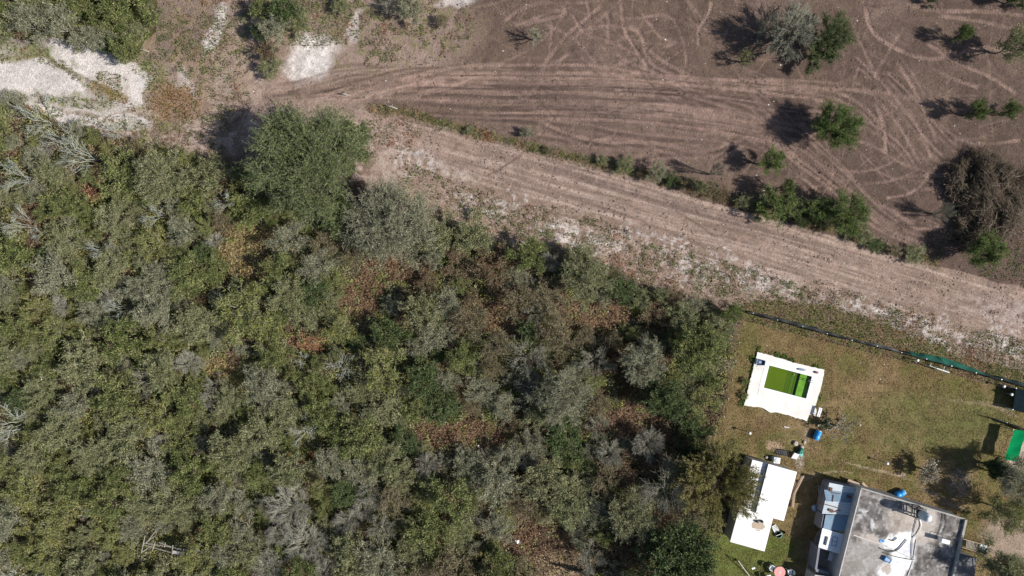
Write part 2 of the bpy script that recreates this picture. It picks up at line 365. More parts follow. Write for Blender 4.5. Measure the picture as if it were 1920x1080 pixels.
mixc(lowb*sstep(.52, .62, fbm(PX, PY, 6, 171, 2)), C(.17,.125,.08), .6)
for k in range(14):
    o_ = rs.uniform(6, 30); a = rs.uniform(980, 1250); stroke([(x, 200+(x-700)*.282+o_) for x in np.linspace(a, a+rs.uniform(200, 420), 5)], rs.uniform(4, 9), C(.15,.108,.09), rs.uniform(.4, .8), .02, tread=.4)
# long graded stripes on the road, parallel to its edge
rs = np.random.RandomState(4)
for k in range(110):
    off = rs.uniform(8, 150); a = rs.uniform(620, 1500); b = a+rs.uniform(250, 700)
    pts = [(x, 200+(x-700)*.282+off*(.75+.25*math.sin(x/300+k))+(-.00002*(x-700)*(1900-x))) for x in np.linspace(a, b, 7)]
    stroke(pts, rs.uniform(1.6, 5), [C(.175,.122,.098), C(.36,.27,.225)][k % 2], rs.uniform(.2, .65), .015, tread=.5 if k % 3 == 0 else 0)
# wheel tracks on the cleared field
RIGHT = [
 [(1380,150),(1480,158),(1560,170),(1620,200),(1660,250),(1670,300)],[(1420,205),(1500,208),(1600,218),(1680,262),(1730,330)],[(1600,100),(1650,150),(1700,210),(1740,262),(1775,300)],
 [(1660,130),(1720,190),(1770,250),(1800,280)],[(1500,330),(1560,380),(1620,430),(1690,470),(1740,475)],[(1180,300),(1240,285),(1330,282),(1400,262)],[(1000,250),(1090,262),(1180,262),(1260,290)],
 [(470,178),(600,166),(760,150),(900,146),(1050,148),(1200,150),(1290,165),(1400,200)],
 [(560,172),(700,150),(860,140),(960,136),(1100,138),(1250,158),(1330,178),(1420,205),(1480,232)],
 [(720,168),(860,172),(960,176),(1050,173),(1150,181),(1250,197),(1350,214),(1440,246),(1500,290)],
 [(760,185),(900,196),(1000,200),(1080,203),(1180,216),(1290,236),(1400,248),(1480,300)],
 [(740,158),(850,160),(960,157),(1110,162),(1240,168),(1330,190),(1400,222)],
 [(880,215),(1015,225),(1100,233),(1160,245),(1240,255),(1330,262)],
 [(1010,226),(1060,248),(1130,266),(1220,268),(1290,280)],
 [(820,128),(960,122),(1080,122),(1150,128),(1230,142),(1290,150),(1370,150),(1500,152),(1600,158)],
 [(1290,150),(1400,168),(1500,165),(1600,170),(1660,185),(1720,230)],
 [(1220,196),(1320,216),(1420,246),(1500,300),(1580,358),(1650,420),(1720,452),(1790,438)],
 [(1340,190),(1440,232),(1520,290),(1590,345),(1670,415),(1740,430),(1790,418)],
 [(1460,260),(1530,318),(1600,372),(1690,436)],[(1480,255),(1560,315),(1640,375),(1720,425)],[(1440,262),(1500,310),(1570,365),(1640,425),(1720,462)],
 [(1620,345),(1670,340),(1710,325),(1730,315)],[(1700,330),(1760,328),(1790,330)],[(1660,372),(1710,362),(1745,330),(1752,326)],[(1712,357),(1750,354),(1780,358)],
 [(960,52),(1010,32),(1050,20),(1075,30),(1095,60),(1150,80),(1210,110)],
 [(940,45),(985,15),(1040,5),(1062,26),(1010,40),(970,50)],
 [(1020,45),(1080,75),(1130,130),(1150,125),(1200,112)],
 [(1080,60),(1150,48),(1200,62),(1210,95),(1230,125),(1270,142)],
 [(1150,20),(1180,35),(1250,28),(1270,50),(1285,90),(1288,130)],[(1155,25),(1200,60),(1225,100),(1300,145),(1360,160)],
 [(1100,0),(1108,40),(1110,75)],[(1138,20),(1142,50),(1140,84)],[(1070,100),(1040,120),(1010,130)],
 [(1200,20),(1240,70),(1270,80),(1240,90)],[(1335,0),(1330,25),(1310,60),(1312,90)],[(1290,30),(1310,50),(1340,60)],
 [(1015,130),(1060,70),(1090,45),(1130,10)],[(1220,135),(1190,90),(1170,50),(1165,0)],
 [(1125,85),(1190,120),(1260,150),(1300,180)],[(1080,165),(1130,170),(1200,180)],
 [(1600,150),(1640,180),(1690,240),(1730,310)],[(1630,120),(1670,170),(1720,230),(1760,290)],[(1680,110),(1710,160),(1740,220),(1760,270)],
 [(1740,122),(1790,148),(1840,165)],[(1735,80),(1800,118),(1860,145),(1910,178)],[(1690,60),(1660,110),(1640,150)],[(1600,40),(1620,90),(1640,130)],
 [(1640,190),(1660,240),(1662,290)],[(1700,200),(1730,250),(1750,300)],[(1600,260),(1650,280),(1700,310),(1740,320)],[(1760,230),(1800,260),(1850,270),(1920,262)],
 [(1440,160),(1520,170),(1600,168),(1680,178),(1760,200)],[(1420,180),(1500,182),(1560,195),(1620,225)],
 [(1620,0),(1640,60),(1700,100),(1760,110),(1840,90),(1920,100)],[(1760,30),(1840,40),(1920,60)],[(1700,10),(1760,20),(1860,22),(1930,30)],
]
for i, pts in enumerate(RIGHT):
    stroke(pts, rs.uniform(5, 7.5), TRACK*rs.uniform(.95, 1.2), rs.uniform(.6, .95), .03, tread=1, soft=.35)
    if i < 14:      # the second wheel, and darker soil pushed up between them
        q = [(x+rs.uniform(-1, 1), y+13) for x, y in pts]; stroke(q, rs.uniform(4, 7), TRACK*rs.uniform(.8, 1), rs.uniform(.4, .8), .025, tread=1)
        q = [(x, y+6.5) for x, y in pts]; stroke(q, 6, PLOUGHD*.9, .6, -.02)
for i in range(64):  # the bundle of wheel marks that sweeps across the field
    o_ = rs.uniform(-14, 78); a_ = rs.uniform(560, 1250); b_ = a_+rs.uniform(180, 560)
    pts = [(x, 142+o_+(x-560)*.012+(max(0, x-1080)/100)**2*(1.6+o_*.02)-max(0, 900-x)*.0002*o_*3) for x in np.linspace(a_, min(b_, 1520), 6)]
    stroke(pts, rs.uniform(2.4, 5.5), [TRACK*1.05, PLOUGHD, TRACK*1.2][i % 3], rs.uniform(.45, .95), .02, tread=1, soft=.35)
for i in range(22):
    o_ = rs.uniform(-22, 30); pts = [(1400+o_*.4, 190-o_), (1490+o_*.3, 262-o_), (1580, 338-o_), (1660-o_*.3, 408-o_*.7), (1730-o_, 440-o_*.5)]
    i0 = rs.randint(0, 2); stroke(pts[i0:], rs.uniform(3, 6), [TRACK, PLOUGHD][i % 2], rs.uniform(.35, .75), .02, tread=1)
for i in range(300):  # faint arcs all over the field
    x = rs.uniform(950, 1900); y = rs.uniform(-30, 430)
    if y > 200+(x-700)*.27: continue
    a = rs.uniform(0, 6.28); R_ = rs.uniform(60, 520); L_ = min(1.6, rs.uniform(60, 260)/R_); cx, cy = x-R_*math.cos(a), y-R_*math.sin(a)
    stroke([(cx+R_*math.cos(a+t), cy+R_*math.sin(a+t)*.8) for t in np.linspace(0, L_, 7)], rs.uniform(2.2, 5), [TRACK, PLOUGHD][i % 3 == 0], rs.uniform(.2, .55), .015, tread=.7, soft=.35)
for i in range(26):  # dozer scratches
    x = rs.uniform(480, 800); y = 172-(x-480)*.06+rs.uniform(-16, 34)
    stroke([(x, y), (x+60, y-10-rs.uniform(0, 12)), (x+130, y-25-rs.uniform(0, 15)), (x+210, y-34)], rs.uniform(3, 7), [PLOUGH, C(.29,.2,.16)][i % 2], rs.uniform(.3, .7), .02, tread=.5)
# the yard's dry lawn and the weedy verge outside its fence
ym = pm(YARD, .12); lawn = C(.165,.118,.054); lgreen = C(.115,.110,.034); ltan = C(.225,.155,.085)
mixc(ym, lawn); mixc(ym*sstep(.46, .62, n2), lgreen, .7); mixc(ym*sstep(.50, .66, fbm(PX, PY, 120, 51)), lgreen, .7)
mixc(ym*sstep(.54, .68, fbm(PX, PY, 60, 61)), ltan, .7); mixc(ym*ell(1700, 660, 140, 22, .25), C(.19,.125,.065), .6)
mixc(ym*ell(1760, 790, 150, 60, .1), C(.120,.125,.045), .5)
mixc(ell(1400, 1040, 85, 60), C(.085,.12,.022), .8)
mixc(ell(1600, 895, 60, 12, .1)+ell(1470, 830, 40, 30), C(.10,.115,.03), .4)
verge = inpoly(wx*.5+PX*.5, wy*.5+PY*.5, [(1395,570),(1450,560),(1560,578),(1700,628),(1800,668),(1925,700),(2300,790),(2300,835),(1925,738),(1388,600)]).astype(np.float32)
mixc(verge, C(.165,.115,.065), .9); mixc(verge*sstep(.45, .6, n3), C(.10,.095,.035), .7)
for (x, y, rx, ry, ro, c, k) in [(1452,835,16,9,.3,(.36,.25,.17),.9),(1425,800,12,18,0,(.15,.09,.05),.7),(1500,865,8,16,.1,(.42,.36,.30),.7),(1512,820,6,22,.2,(.30,.24,.18),.6),
                                 (1690,890,9,5,.1,(.42,.32,.26),.8),(1640,880,70,2.4,.27,(.32,.25,.17),.8),(1560,886,40,2.4,-.05,(.30,.23,.15),.8),(1520,895,22,3,-.4,(.28,.21,.14),.7),(1800,905,22,26,.2,(.20,.165,.14),.8),
                                 (1905,860,18,40,.2,(.44,.34,.29),.9),(1895,1010,55,50,.1,(.28,.21,.165),.85),(1860,760,40,3,.15,(.26,.2,.13),.6),(1810,752,60,3,.05,(.22,.18,.10),.5),(1885,770,30,5,.5,(.28,.22,.15),.7),(1765,935,50,5,.5,(.30,.24,.19),.6)]:
    mixc(ell(x, y, rx, ry, ro, .35, .25), c, k)
# the thicket floor, the openings in it and the weedy edge
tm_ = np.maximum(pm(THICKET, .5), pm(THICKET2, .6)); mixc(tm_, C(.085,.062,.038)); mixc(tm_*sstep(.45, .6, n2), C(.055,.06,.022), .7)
CLEAR = [(465,470,38,55,(.23,.175,.085)),(425,690,50,20,(.25,.185,.09)),(680,560,42,50,(.160,.105,.062)),(870,815,90,26,(.160,.102,.062)),(1010,1010,42,30,(.165,.105,.068)),(740,500,60,24,(.15,.098,.06)),
         (252,695,9,9,(.34,.22,.16)),(575,640,30,18,(.22,.12,.07)),(1225,970,30,14,(.24,.15,.09)),(180,355,16,14,(.24,.13,.08)),(930,590,60,30,(.18,.12,.07)),(560,860,36,12,(.20,.10,.05)),(700,660,8,8,(.24,.16,.1)),
         (1180,690,30,50,(.12,.08,.04)),(1120,590,60,20,(.2,.13,.08)),(1050,1062,55,20,(.26,.19,.12)),(1190,790,60,30,(.17,.11,.07))]
for (x, y, rx, ry, c) in CLEAR: mixc(ell(x, y, rx*1.1, ry*1.1), c, .9)
mixc(ell(1052, 1075, 46, 20, .2, .2, .2), C(.30,.22,.15), .9)
# weeds along the edges: reddish and green patches by the limestone
for (x, y, rx, ry, ro, c, k) in [(325,190,50,36,.2,(.20,.11,.05),.8),(200,165,26,30,.1,(.21,.14,.06),.75),(215,180,44,6,.6,(.18,.13,.04),.8),(135,190,65,8,.15,(.13,.14,.04),.8),(60,95,42,14,.2,(.11,.13,.04),.8),(20,108,44,10,-.1,(.14,.14,.05),.7),
                                 (90,115,50,4,.15,(.14,.14,.05),.8),(150,150,34,5,.7,(.13,.13,.045),.7),(250,235,80,12,.1,(.16,.14,.06),.6),(310,220,30,8,.1,(.09,.15,.03),.7),(280,130,30,20,.7,(.13,.14,.05),.7)]:
    mixc(ell(x, y, rx, ry, ro, .7, 1.3)*(.35+.65*sstep(.4, .55, n3)), c, k)
# a weedy strip along the road's upper edge
hm = np.full(sh, 1e9, np.float32)
for p in HEDGE[::2]: hm = np.minimum(hm, (PX-p[0])**2+(PY-p[1])**2)
mixc(1-sstep(4, 14, np.sqrt(hm)+(n2-.5)*14), C(.13,.10,.045), .8)
mixc(np.full(sh, 1.0), col*(.72+.56*n3[..., None]))
# relief: lumps in the thicket, ruts kept, smooth lawn; the ground dips under the pool
hgt = hgt*(1-.6*ym)
flat = ell(1470, 720, 100, 90, 0, .2, 0)+ell(1650, 990, 190, 130, 0, .2, 0)+ell(1430, 950, 80, 110, 0, .2, 0)
hgt *= 1-np.clip(flat, 0, 1); hgt -= .03
POOL = [(1442.5,685),(1522.5,706),(1511.5,747.5),(1432,726.7)]
pc = np.mean(POOL, axis=0); dip = [tuple(pc+(np.array(p)-pc)*1.06) for p in POOL]
hgt = np.where(inpoly(PX, PY, dip), -2.2, hgt)
far = sstep(60, 200, np.hypot(GX, GY)); hgt = hgt*(1-far)
ny, nx = sh; idx = np.arange(nx*ny).reshape(ny, nx)
F = np.stack([idx[:-1, :-1], idx[:-1, 1:], idx[1:, 1:], idx[1:, :-1]], -1).reshape(-1, 4)
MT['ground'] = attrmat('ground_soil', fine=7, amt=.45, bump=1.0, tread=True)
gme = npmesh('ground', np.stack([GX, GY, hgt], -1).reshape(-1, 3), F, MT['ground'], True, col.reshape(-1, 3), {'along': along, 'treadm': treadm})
tag(link('ground', gme), kind='structure')
def ground_z(x, y):
    i = min(max(np.searchsorted(gy, y), 0), ny-1); j = min(max(np.searchsorted(gx, x), 0), nx-1); return float(max(hgt[i, j], -.3))

# ------------------------------------------------------------------ plants
def tubes(P, R, sides=3):
    N, K, _ = P.shape
    T = np.empty_like(P); T[:, 1:-1] = P[:, 2:]-P[:, :-2]; T[:, 0] = P[:, 1]-P[:, 0]; T[:, -1] = P[:, -1]-P[:, -2]
    T /= np.linalg.norm(T, axis=2, keepdims=True)+1e-9
    ref = np.where(np.abs(T[..., 2:3]) > .9, np.array([1., 0, 0]), np.array([0, 0, 1.]))
    U = np.cross(T, ref); U /= np.linalg.norm(U, axis=2, keepdims=True)+1e-9; Vv = np.cross(T, U)
    a = np.arange(sides)*2*np.pi/sides
    V = P[:, :, None]+(U[:, :, None]*np.cos(a)[None, None, :, None]+Vv[:, :, None]*np.sin(a)[None, None, :, None])*R[:, :, None, None]
    idx = np.arange(N*K*sides).reshape(N, K, sides); A = idx[:, :-1]; B = idx[:, 1:]
    F = np.stack([A, np.roll(A, -1, 2), np.roll(B, -1, 2), B], -1).reshape(-1, 4)
    return V.reshape(-1, 3), F
def merge(parts):
    V = []; F = []; n = 0
    for v, f in parts: V.append(v); F.append(f+n); n += len(v)
    return np.concatenate(V), np.concatenate(F)
def unit(v): return v/(np.linalg.norm(v, axis=-1, keepdims=True)+1e-9)
def curve(rng, A, B, K, bend):
    t = np.linspace(0, 1, K)[None, :, None]; L = np.linalg.norm(B-A, axis=1)[:, None, None]
    off = rng.normal(size=(len(A), 1, 3))*bend*L; jit = rng.normal(size=(len(A), K, 3))*bend*.35*L; jit[:, 0] = 0
    return A[:, None]*(1-t)+B[:, None]*t+off*(4*t*(1-t))*.5+jit
def along_pts(rng, P, i, t):
    K = P.shape[1]; u = t*(K-1); k = np.minimum(u.astype(int), K-2); f = (u-k)[:, None]
    return P[i, k]*(1-f)+P[i, k+1]*f
def leaves(rng, Cn, l, wd, up=.5, along=None):
    n = len(Cn); a = rng.normal(size=(n, 3)); a[:, 2] *= .5; a = unit(a)
    if along is not None: a = unit(a*.75+along)
    b = rng.normal(size=(n, 3)); b[:, 2] += -0; b = unit(np.cross(a, b+np.array([0, 0, 0])))
    nrm = np.cross(a, b); flip = nrm[:, 2] < 0; b[flip] *= -1
    b = unit(b*(1)+np.cross(np.array([0, 0, 1.]), a)*up)
    s = rng.uniform(.6, 1.4, (n, 1)); L = a*l*s; B = b*wd*s
    V = np.stack([Cn-L, Cn+B*1.0-L*.1, Cn+L, Cn-B-L*.1], 1).reshape(-1, 3)
    return V, np.arange(4*n).reshape(n, 4)
FINE = 1.65
def grow(seed, R, H, nl=12, nb=5, ntw=4, nleaf=6, trunk=.2, tr=.09, tw=.015, leaf=(.12, .045), spread=.10, clump=.36, radial=.5, low=.32, stems=False, asym=.25):
    """one plant: returns (trunk and limbs), (twigs), (leaves), all about the origin"""
    rng = np.random.RandomState(seed)
    th = np.arange(nl)*2.39996+rng.uniform(-.4, .4, nl); rr = np.sqrt((np.arange(nl)+.6)/nl)*.86*rng.uniform(.8, 1.1, nl)
    lob = 1+asym*np.sin(th*2+rng.uniform(0, 6))+asym*.6*np.sin(th*3+rng.uniform(0, 6)); rr = rr*lob
    z = H*(low+(1-low)*np.sqrt(np.clip(1-(rr*.92)**2, .02, 1)))*rng.uniform(.82, 1.05, nl)-.1*H
    Tg = np.stack([rr*R*np.cos(th)*.85, rr*R*np.sin(th)*.85, z], 1)
    base = np.zeros((nl, 3)); base[:, 2] = (trunk*H*rng.uniform(.6, 1.3, nl)) if not stems else -.05
    if stems: base[:, :2] = Tg[:, :2]*.12
    base2 = base.copy()
    LP = curve(rng, base2, Tg, 6, .10); LP[:, 0] = base
    LR = np.linspace(tr*.55, tw*1.6, 6)[None]*rng.uniform(.8, 1.2, (nl, 1))
    wood = [tubes(LP, LR, 4)]
    if not stems:
        T = np.array([[[0, 0, -.1], [rng.uniform(-.05, .05)*H, rng.uniform(-.05, .05)*H, trunk*H*.6], [0, 0, trunk*H*1.25]]]); wood.append(tubes(T, np.array([[tr*1.2, tr, tr*.8]]), 6))
    i = np.repeat(np.arange(nl), nb); t = rng.uniform(.35, 1, len(i)); A = along_pts(rng, LP, i, t)
    e = rng.normal(size=(len(i), 3)); e = unit(e)*rng.uniform(.5, 1.1, (len(i), 1)); e[:, 2] = np.abs(e[:, 2])*.5-.1
    out = Tg[i].copy(); out[:, 2] = 0; out = unit(out)
    Bq = Tg[i]+(e+out*radial*.6)*clump*R; Bq[:, 2] = np.maximum(Bq[:, 2], .12*H)
    BP = curve(rng, A, Bq, 5, .10); BT = tubes(BP, np.linspace(tw*1.8, tw*.9, 5)[None]*np.ones((len(i), 1)), 3); wood += [BT] if nleaf else []
    j = np.repeat(np.arange(len(i)), ntw); t = rng.uniform(.25, 1, len(j)); A = along_pts(rng, BP, j, t)
    oc = A.copy(); oc[:, 2] -= H*.25; oc = unit(oc); dr = unit(oc*radial+unit(rng.normal(size=(len(j), 3)))*.75+np.array([0, 0, .15]))
    Bq = A+dr*R*.2*rng.uniform(.5, 1.3, (len(j), 1)); Bq[:, 2] = np.maximum(Bq[:, 2], .05)
    TP = curve(rng, A, Bq, 3, .08); twigs = tubes(TP, np.array([[tw, tw*.8, tw*.5]])*np.ones((len(j), 1)), 3)
    lv = None
    if not nleaf: twigs = merge([BT, twigs])
    if nleaf:
        k = np.repeat(np.arange(len(j)), int(nleaf*FINE)); leaf = (leaf[0]*.86, leaf[1]*.70); Cn = along_pts(rng, TP, k, rng.uniform(.15, 1.1, len(k)).clip(0, 1))+rng.normal(size=(len(k), 3))*spread
        Cn[:, 2] = np.maximum(Cn[:, 2], .05)
        lv = leaves(rng, Cn, *leaf, along=unit(TP[k, -1]-TP[k, 0]))
    return merge(wood), twigs, lv
# kind: leaf material, wood material, words, category, name, growing figures
K_ = {
 'olive': (leafmat('olive_leaves', (.135,.155,.060), (.180,.185,.085), (.275,.27,.145), var=.6), 'olivebark', 'olive green', 'thorn_shrub', dict(nl=14, nb=6, ntw=5, nleaf=10, leaf=(.10,.030), spread=.10, low=.35)),
 'greyolive': (leafmat('grey_olive_leaves', (.185,.19,.115), (.155,.165,.09), (.32,.31,.21), var=.6), 'greybark', 'grey green', 'thorn_shrub', dict(nl=13, nb=6, ntw=7, nleaf=6, leaf=(.095,.026), spread=.09, tw=.011)),
 'green': (leafmat('green_leaves', (.105,.140,.036), (.150,.175,.058), (.24,.25,.10), var=.55), 'bark', 'fresh green', 'leafy_shrub', dict(nl=12, nb=6, ntw=5, nleaf=10, leaf=(.095,.032), spread=.10)),
 'yellow': (leafmat('yellow_green_leaves', (.20,.215,.065), (.25,.24,.075), (.15,.17,.055), var=.55), 'olivebark', 'yellow green', 'leafy_shrub', dict(nl=11, nb=5, ntw=6, nleaf=7, leaf=(.095,.032), spread=.11, tw=.011)),
 'dark': (leafmat('dark_green_leaves', (.055,.085,.030), (.075,.105,.038), (.12,.15,.06), var=.55), 'bark', 'dark green', 'leafy_shrub', dict(nl=14, nb=6, ntw=5, nleaf=10, leaf=(.11,.040), spread=.10)),
 'bigolive': (leafmat('dense_olive_leaves', (.090,.120,.042), (.105,.135,.050), (.17,.195,.085), var=.6), 'olivebark', 'olive green', 'broad_tree', dict(nl=14, nb=6, ntw=6, nleaf=10, leaf=(.11,.034), spread=.10, low=.4)),
 'pale': (leafmat('pale_dry_leaves', (.36,.31,.24), (.40,.35,.28), (.25,.22,.14), var=.5), 'greybark', 'pale tan', 'fruit_tree', dict(nl=12, nb=5, ntw=4, nleaf=3, leaf=(.10,.06), spread=.08)),
 'vivid': (leafmat('vivid_green_leaves', (.072,.122,.028), (.108,.155,.040), (.16,.20,.065), var=.5), 'bark', 'bright green', 'field_tree', dict(nl=13, nb=6, ntw=5, nleaf=9, leaf=(.095,.032), spread=.10, low=.3)),
 'willow': (leafmat('brown_olive_leaves', (.165,.165,.050), (.175,.165,.055), (.25,.22,.08), var=.6), 'tanbark', 'brown olive', 'broad_tree', dict(nl=14, nb=6, ntw=6, nleaf=8, leaf=(.12,.03), spread=.08)),
 'tan': (leafmat('tan_leaves', (.235,.185,.115), (.19,.16,.10), (.155,.155,.07), var=.55), 'tanbark', 'tan', 'twiggy_shrub', dict(nl=12, nb=6, ntw=7, nleaf=5, leaf=(.085,.028), spread=.08, tw=.013)),
 'rust': (leafmat('rust_leaves', (.175,.120,.078), (.165,.120,.082), (.16,.155,.08), var=.55), 'rustbark', 'rusty brown', 'dried_shrub', dict(nl=11, nb=6, ntw=6, nleaf=6, leaf=(.10,.030), spread=.10, low=.2, stems=True)),
 'silver': (None, 'silverbark', 'silver grey leafless', 'bare_shrub', dict(nl=22, nb=11, ntw=16, nleaf=0, tw=.0085, radial=1.1, clump=.30, stems=True, low=.35, asym=.08)),
 'bare': (None, 'greybark', 'brownish grey leafless', 'bare_shrub', dict(nl=13, nb=8, ntw=11, nleaf=0, tw=.012, radial=.9, clump=.33, stems=True)),
 'white': (None, 'whitebark', 'white branched leafless', 'bare_shrub', dict(nl=7, nb=5, ntw=5, nleaf=0, tw=.0125, tr=.05, radial=.8, clump=.34, stems=True, low=.3, asym=.4)),
}
VAR = {}
R0, H0 = 2.0, 3.2
def variant(kind, v):
    if (kind, v) not in VAR:
        lm, wm, words, nm, par = K_[kind]
        wd, tg, lv = grow(hash_(kind)+v*17, R0, H0, **par)
        VAR[kind, v] = meshes(kind, wd, tg, lv)
    return VAR[kind, v]
def hash_(s): return sum(ord(c)*(i+7) for i, c in enumerate(s)) % 9973
def meshes(kind, wd, tg, lv):
    lm, wm, words, nm, par = K_[kind]
    if lv is None: return npmesh('trunk', *wd, MT[wm]), npmesh('crown', *tg, MT[wm])
    # the fine twigs belong to the crown; two materials on one mesh
    V, F = merge([tg, lv]); me = npmesh('crown', V, F, MT[wm]); me.materials.append(lm)
    mi = np.zeros(len(F), dtype=np.int32); mi[len(tg[1]):] = 1; me.polygons.foreach_set('material_index', mi)
    return npmesh('trunk', *wd, MT[wm]), me
PLANTS = []
prng = random.Random(5)
def plant(px, py, rpx, kind, h=None, label=None, name=None, cat=None, group=None, custom=None, detail=1.0, flat=1.0):
    """px, py: where the middle of the crown shows; rpx its radius in photograph pixels"""
    r = rpx*MP; h = h or min(5.5, max(1.0, r*1.55)); zc = h*.62
    x, y, _ = W(px, py, zc); k = (HC-zc)/HC; r *= k
    lm, wm, words, nm, par = K_[kind]
    if custom:
        p2 = dict(par); p2.update(custom); a, b = meshes(kind, *grow(hash_(kind)+int(px), r, h, **p2)); sc = (1, 1, 1)
    else:
        a, b = variant(kind, prng.randrange(5)); sc = (r/R0, r/R0*prng.uniform(.88, 1.12), h/H0)
    o = empty(name or nm, (x, y, ground_z(x, y)-.02), 0 if custom else prng.uniform(0, 6.28)); o.scale = sc
    for me in (a, b):
        c = bpy.data.objects.new(me.name.split('.')[0], me); COL.objects.link(c); c.parent = o
    tag(o, label, cat or ('tree' if 'tree' in (name or nm) else 'shrub'), group)
    PLANTS.append((px, py, rpx, kind, o, label)); return o

# trees standing clear, and the thicket's large ones
plant(572, 300, 124, 'bigolive', 7.6, 'large rounded olive green tree at the bend of the dirt road, biggest crown of all', custom=dict(nl=60, nb=10, ntw=7, nleaf=13, leaf=(.11,.034), clump=.22, tr=.3, tw=.014, asym=.06, low=.5, trunk=.25))
plant(735, 416, 92, 'greyolive', 5.6, 'wide see-through grey tree just below the largest round tree', 'broad_tree', custom=dict(nl=42, nb=10, ntw=8, nleaf=8, leaf=(.10,.028), clump=.25, tr=.25, tw=.014, asym=.06, low=.5))
plant(655, 268, 52, 'bigolive', 4.6, 'smaller olive green tree joined to the right side of the largest round tree', custom=dict(nl=22, nb=8, ntw=7, nleaf=10, clump=.28))
plant(640, 400, 50, 'bigolive', 4.2, 'olive green tree wedged between the two largest trees', custom=dict(nl=20, nb=8, ntw=7, nleaf=10, clump=.28))
plant(1306, 655, 60, 'green', 5.2, 'large dense mid green tree left of the pool yard', 'broad_tree', custom=dict(nl=26, nb=8, ntw=7, nleaf=9, clump=.28, tr=.2, asym=.1, leaf=(.12,.035)))
plant(1206, 680, 52, 'greyolive', 4.6, 'grey and green rounded tree left of the large mid green tree', 'broad_tree', custom=dict(nl=20, nb=8, ntw=7, nleaf=8, clump=.3, asym=.1))
plant(1055, 742, 66, 'greyolive', 5.0, 'broad grey green tree in the middle right of the thicket', 'broad_tree', custom=dict(nl=26, nb=9, ntw=8, nleaf=6, clump=.27, tr=.2, asym=.1))
plant(1243, 745, 52, 'dark', 4.5, 'dark green tree below the large mid green tree', 'broad_tree', custom=dict(nl=20, nb=8, ntw=6, nleaf=9, clump=.3))
plant(1096, 516, 56, 'olive', 4.4, 'olive green tree on the thicket edge by the pale road', 'broad_tree', custom=dict(nl=20, nb=8, ntw=7, nleaf=8, clump=.3))
plant(1345, 905, 72, 'willow', 6.0, 'brown olive tree with long outward twigs beside the white roofed shed', 'broad_tree', custom=dict(nl=30, nb=9, ntw=9, nleaf=9, leaf=(.13,.03), clump=.3, radial=1.8, tr=.2, tw=.016, asym=.1))
plant(1275, 1045, 82, 'dark', 6.5, 'large dark leafy tree at the bottom left of the sheds yard', 'broad_tree', custom=dict(nl=32, nb=8, ntw=6, nleaf=10, leaf=(.14,.06), clump=.27, tr=.25, asym=.1))
plant(1250, 915, 62, 'bare', 4.8, 'grey leafless tree left of the brown olive tree by the shed', 'bare_tree', custom=dict(nl=22, nb=9, ntw=9, clump=.3, stems=False))
plant(1185, 965, 58, 'olive', 4.6, 'round grey green tree between the leafless tree and the dark leafy tree', 'broad_tree', custom=dict(nl=20, nb=8, ntw=7, nleaf=8, clump=.3))
plant(1370, 586, 26, 'vivid', 2.6, 'bright green bush at the top left corner of the yard fence')
plant(592, 497, 40, 'greyolive', 3.4, 'round grey green shrub with a black shadow below the largest trees')
plant(1214, 832, 31, 'silver', 3.2, 'pale silver lobed shrub in the dark gap right of the rusty clearing')
plant(1142, 852, 27, 'silver', 2.4, 'flat pale silver shrub left of the lobed silver shrub')
plant(545, 946, 42, 'silver', 2.9, 'upper large silver domed leafless shrub near the bottom')
plant(572, 1018, 44, 'silver', 2.9, 'lower large silver domed leafless shrub near the bottom')
plant(520, 1002, 20, 'silver', 2.8, 'small silver leafless shrub left of the lower silver dome')
plant(503, 1066, 34, 'silver', 3.2, 'silver leafless shrub cut by the bottom edge below the silver domes')
plant(610, 1068, 28, 'silver', 2.8, 'dull silver leafless shrub at the bottom edge under the lower dome')
plant(640, 690, 30, 'white', 3.4, 'white leafless shrub in the middle of the thicket beside a dark gap')
plant(572, 810, 34, 'white', 3.4, 'white leafless shrub above the narrow rusty strip')
plant(1000, 588, 26, 'bare', 2.6); plant(985, 672, 42, 'bare', 3.6); plant(1115, 678, 36, 'bare', 3.2); plant(1150, 640, 22, 'tan', 2.4)
plant(1030, 492, 20, 'silver', 2.6, 'pale narrow shrub left of the olive tree on the road edge')
plant(970, 560, 40, 'tan', 3.4); plant(880, 600, 44, 'tan', 3.6); plant(930, 650, 40, 'tan', 3.2); plant(1200, 560, 22, 'olive', 2.2); plant(1270, 560, 24, 'rust', 1.8)
plant(868, 672, 32, 'green', 3.0, 'bright green shrub between tan bushes in the thicket middle')
plant(720, 690, 58, 'yellow', 4.2); plant(550, 700, 20, 'yellow', 2.8); plant(597, 915, 22, 'yellow', 3.4, 'tall yellow leaved shrub right of the silver domes')
plant(605, 960, 16, 'yellow', 2.6); plant(465, 590, 66, 'yellow', 4.4); plant(480, 545, 22, 'yellow', 3.4); plant(545, 880, 42, 'olive', 3.6); plant(1130, 1004, 26, 'green', 2.6)
plant(1110, 1040, 38, 'bare', 3.2); plant(680, 820, 50, 'green', 4.0); plant(850, 930, 60, 'green', 4.4); plant(800, 870, 24, 'silver', 2.6); plant(650, 980, 24, 'silver', 2.6)
plant(715, 990, 34, 'bare', 3.0); plant(690, 920, 26, 'bare', 2.4); plant(1020, 900, 46, 'olive', 3.8); plant(940, 1050, 30, 'green', 3); plant(1060, 950, 44, 'olive', 3.8)
plant(1120, 800, 30, 'bare', 2.6); plant(1000, 830, 28, 'greyolive', 2.8); plant(985, 725, 20, 'silver', 2.2)
plant(300, 330, 62, 'olive', 4.4, 'rounded olive tree at the upper thicket edge left of the largest tree', 'broad_tree', custom=dict(nl=22, nb=8, ntw=7, nleaf=8, clump=.3))
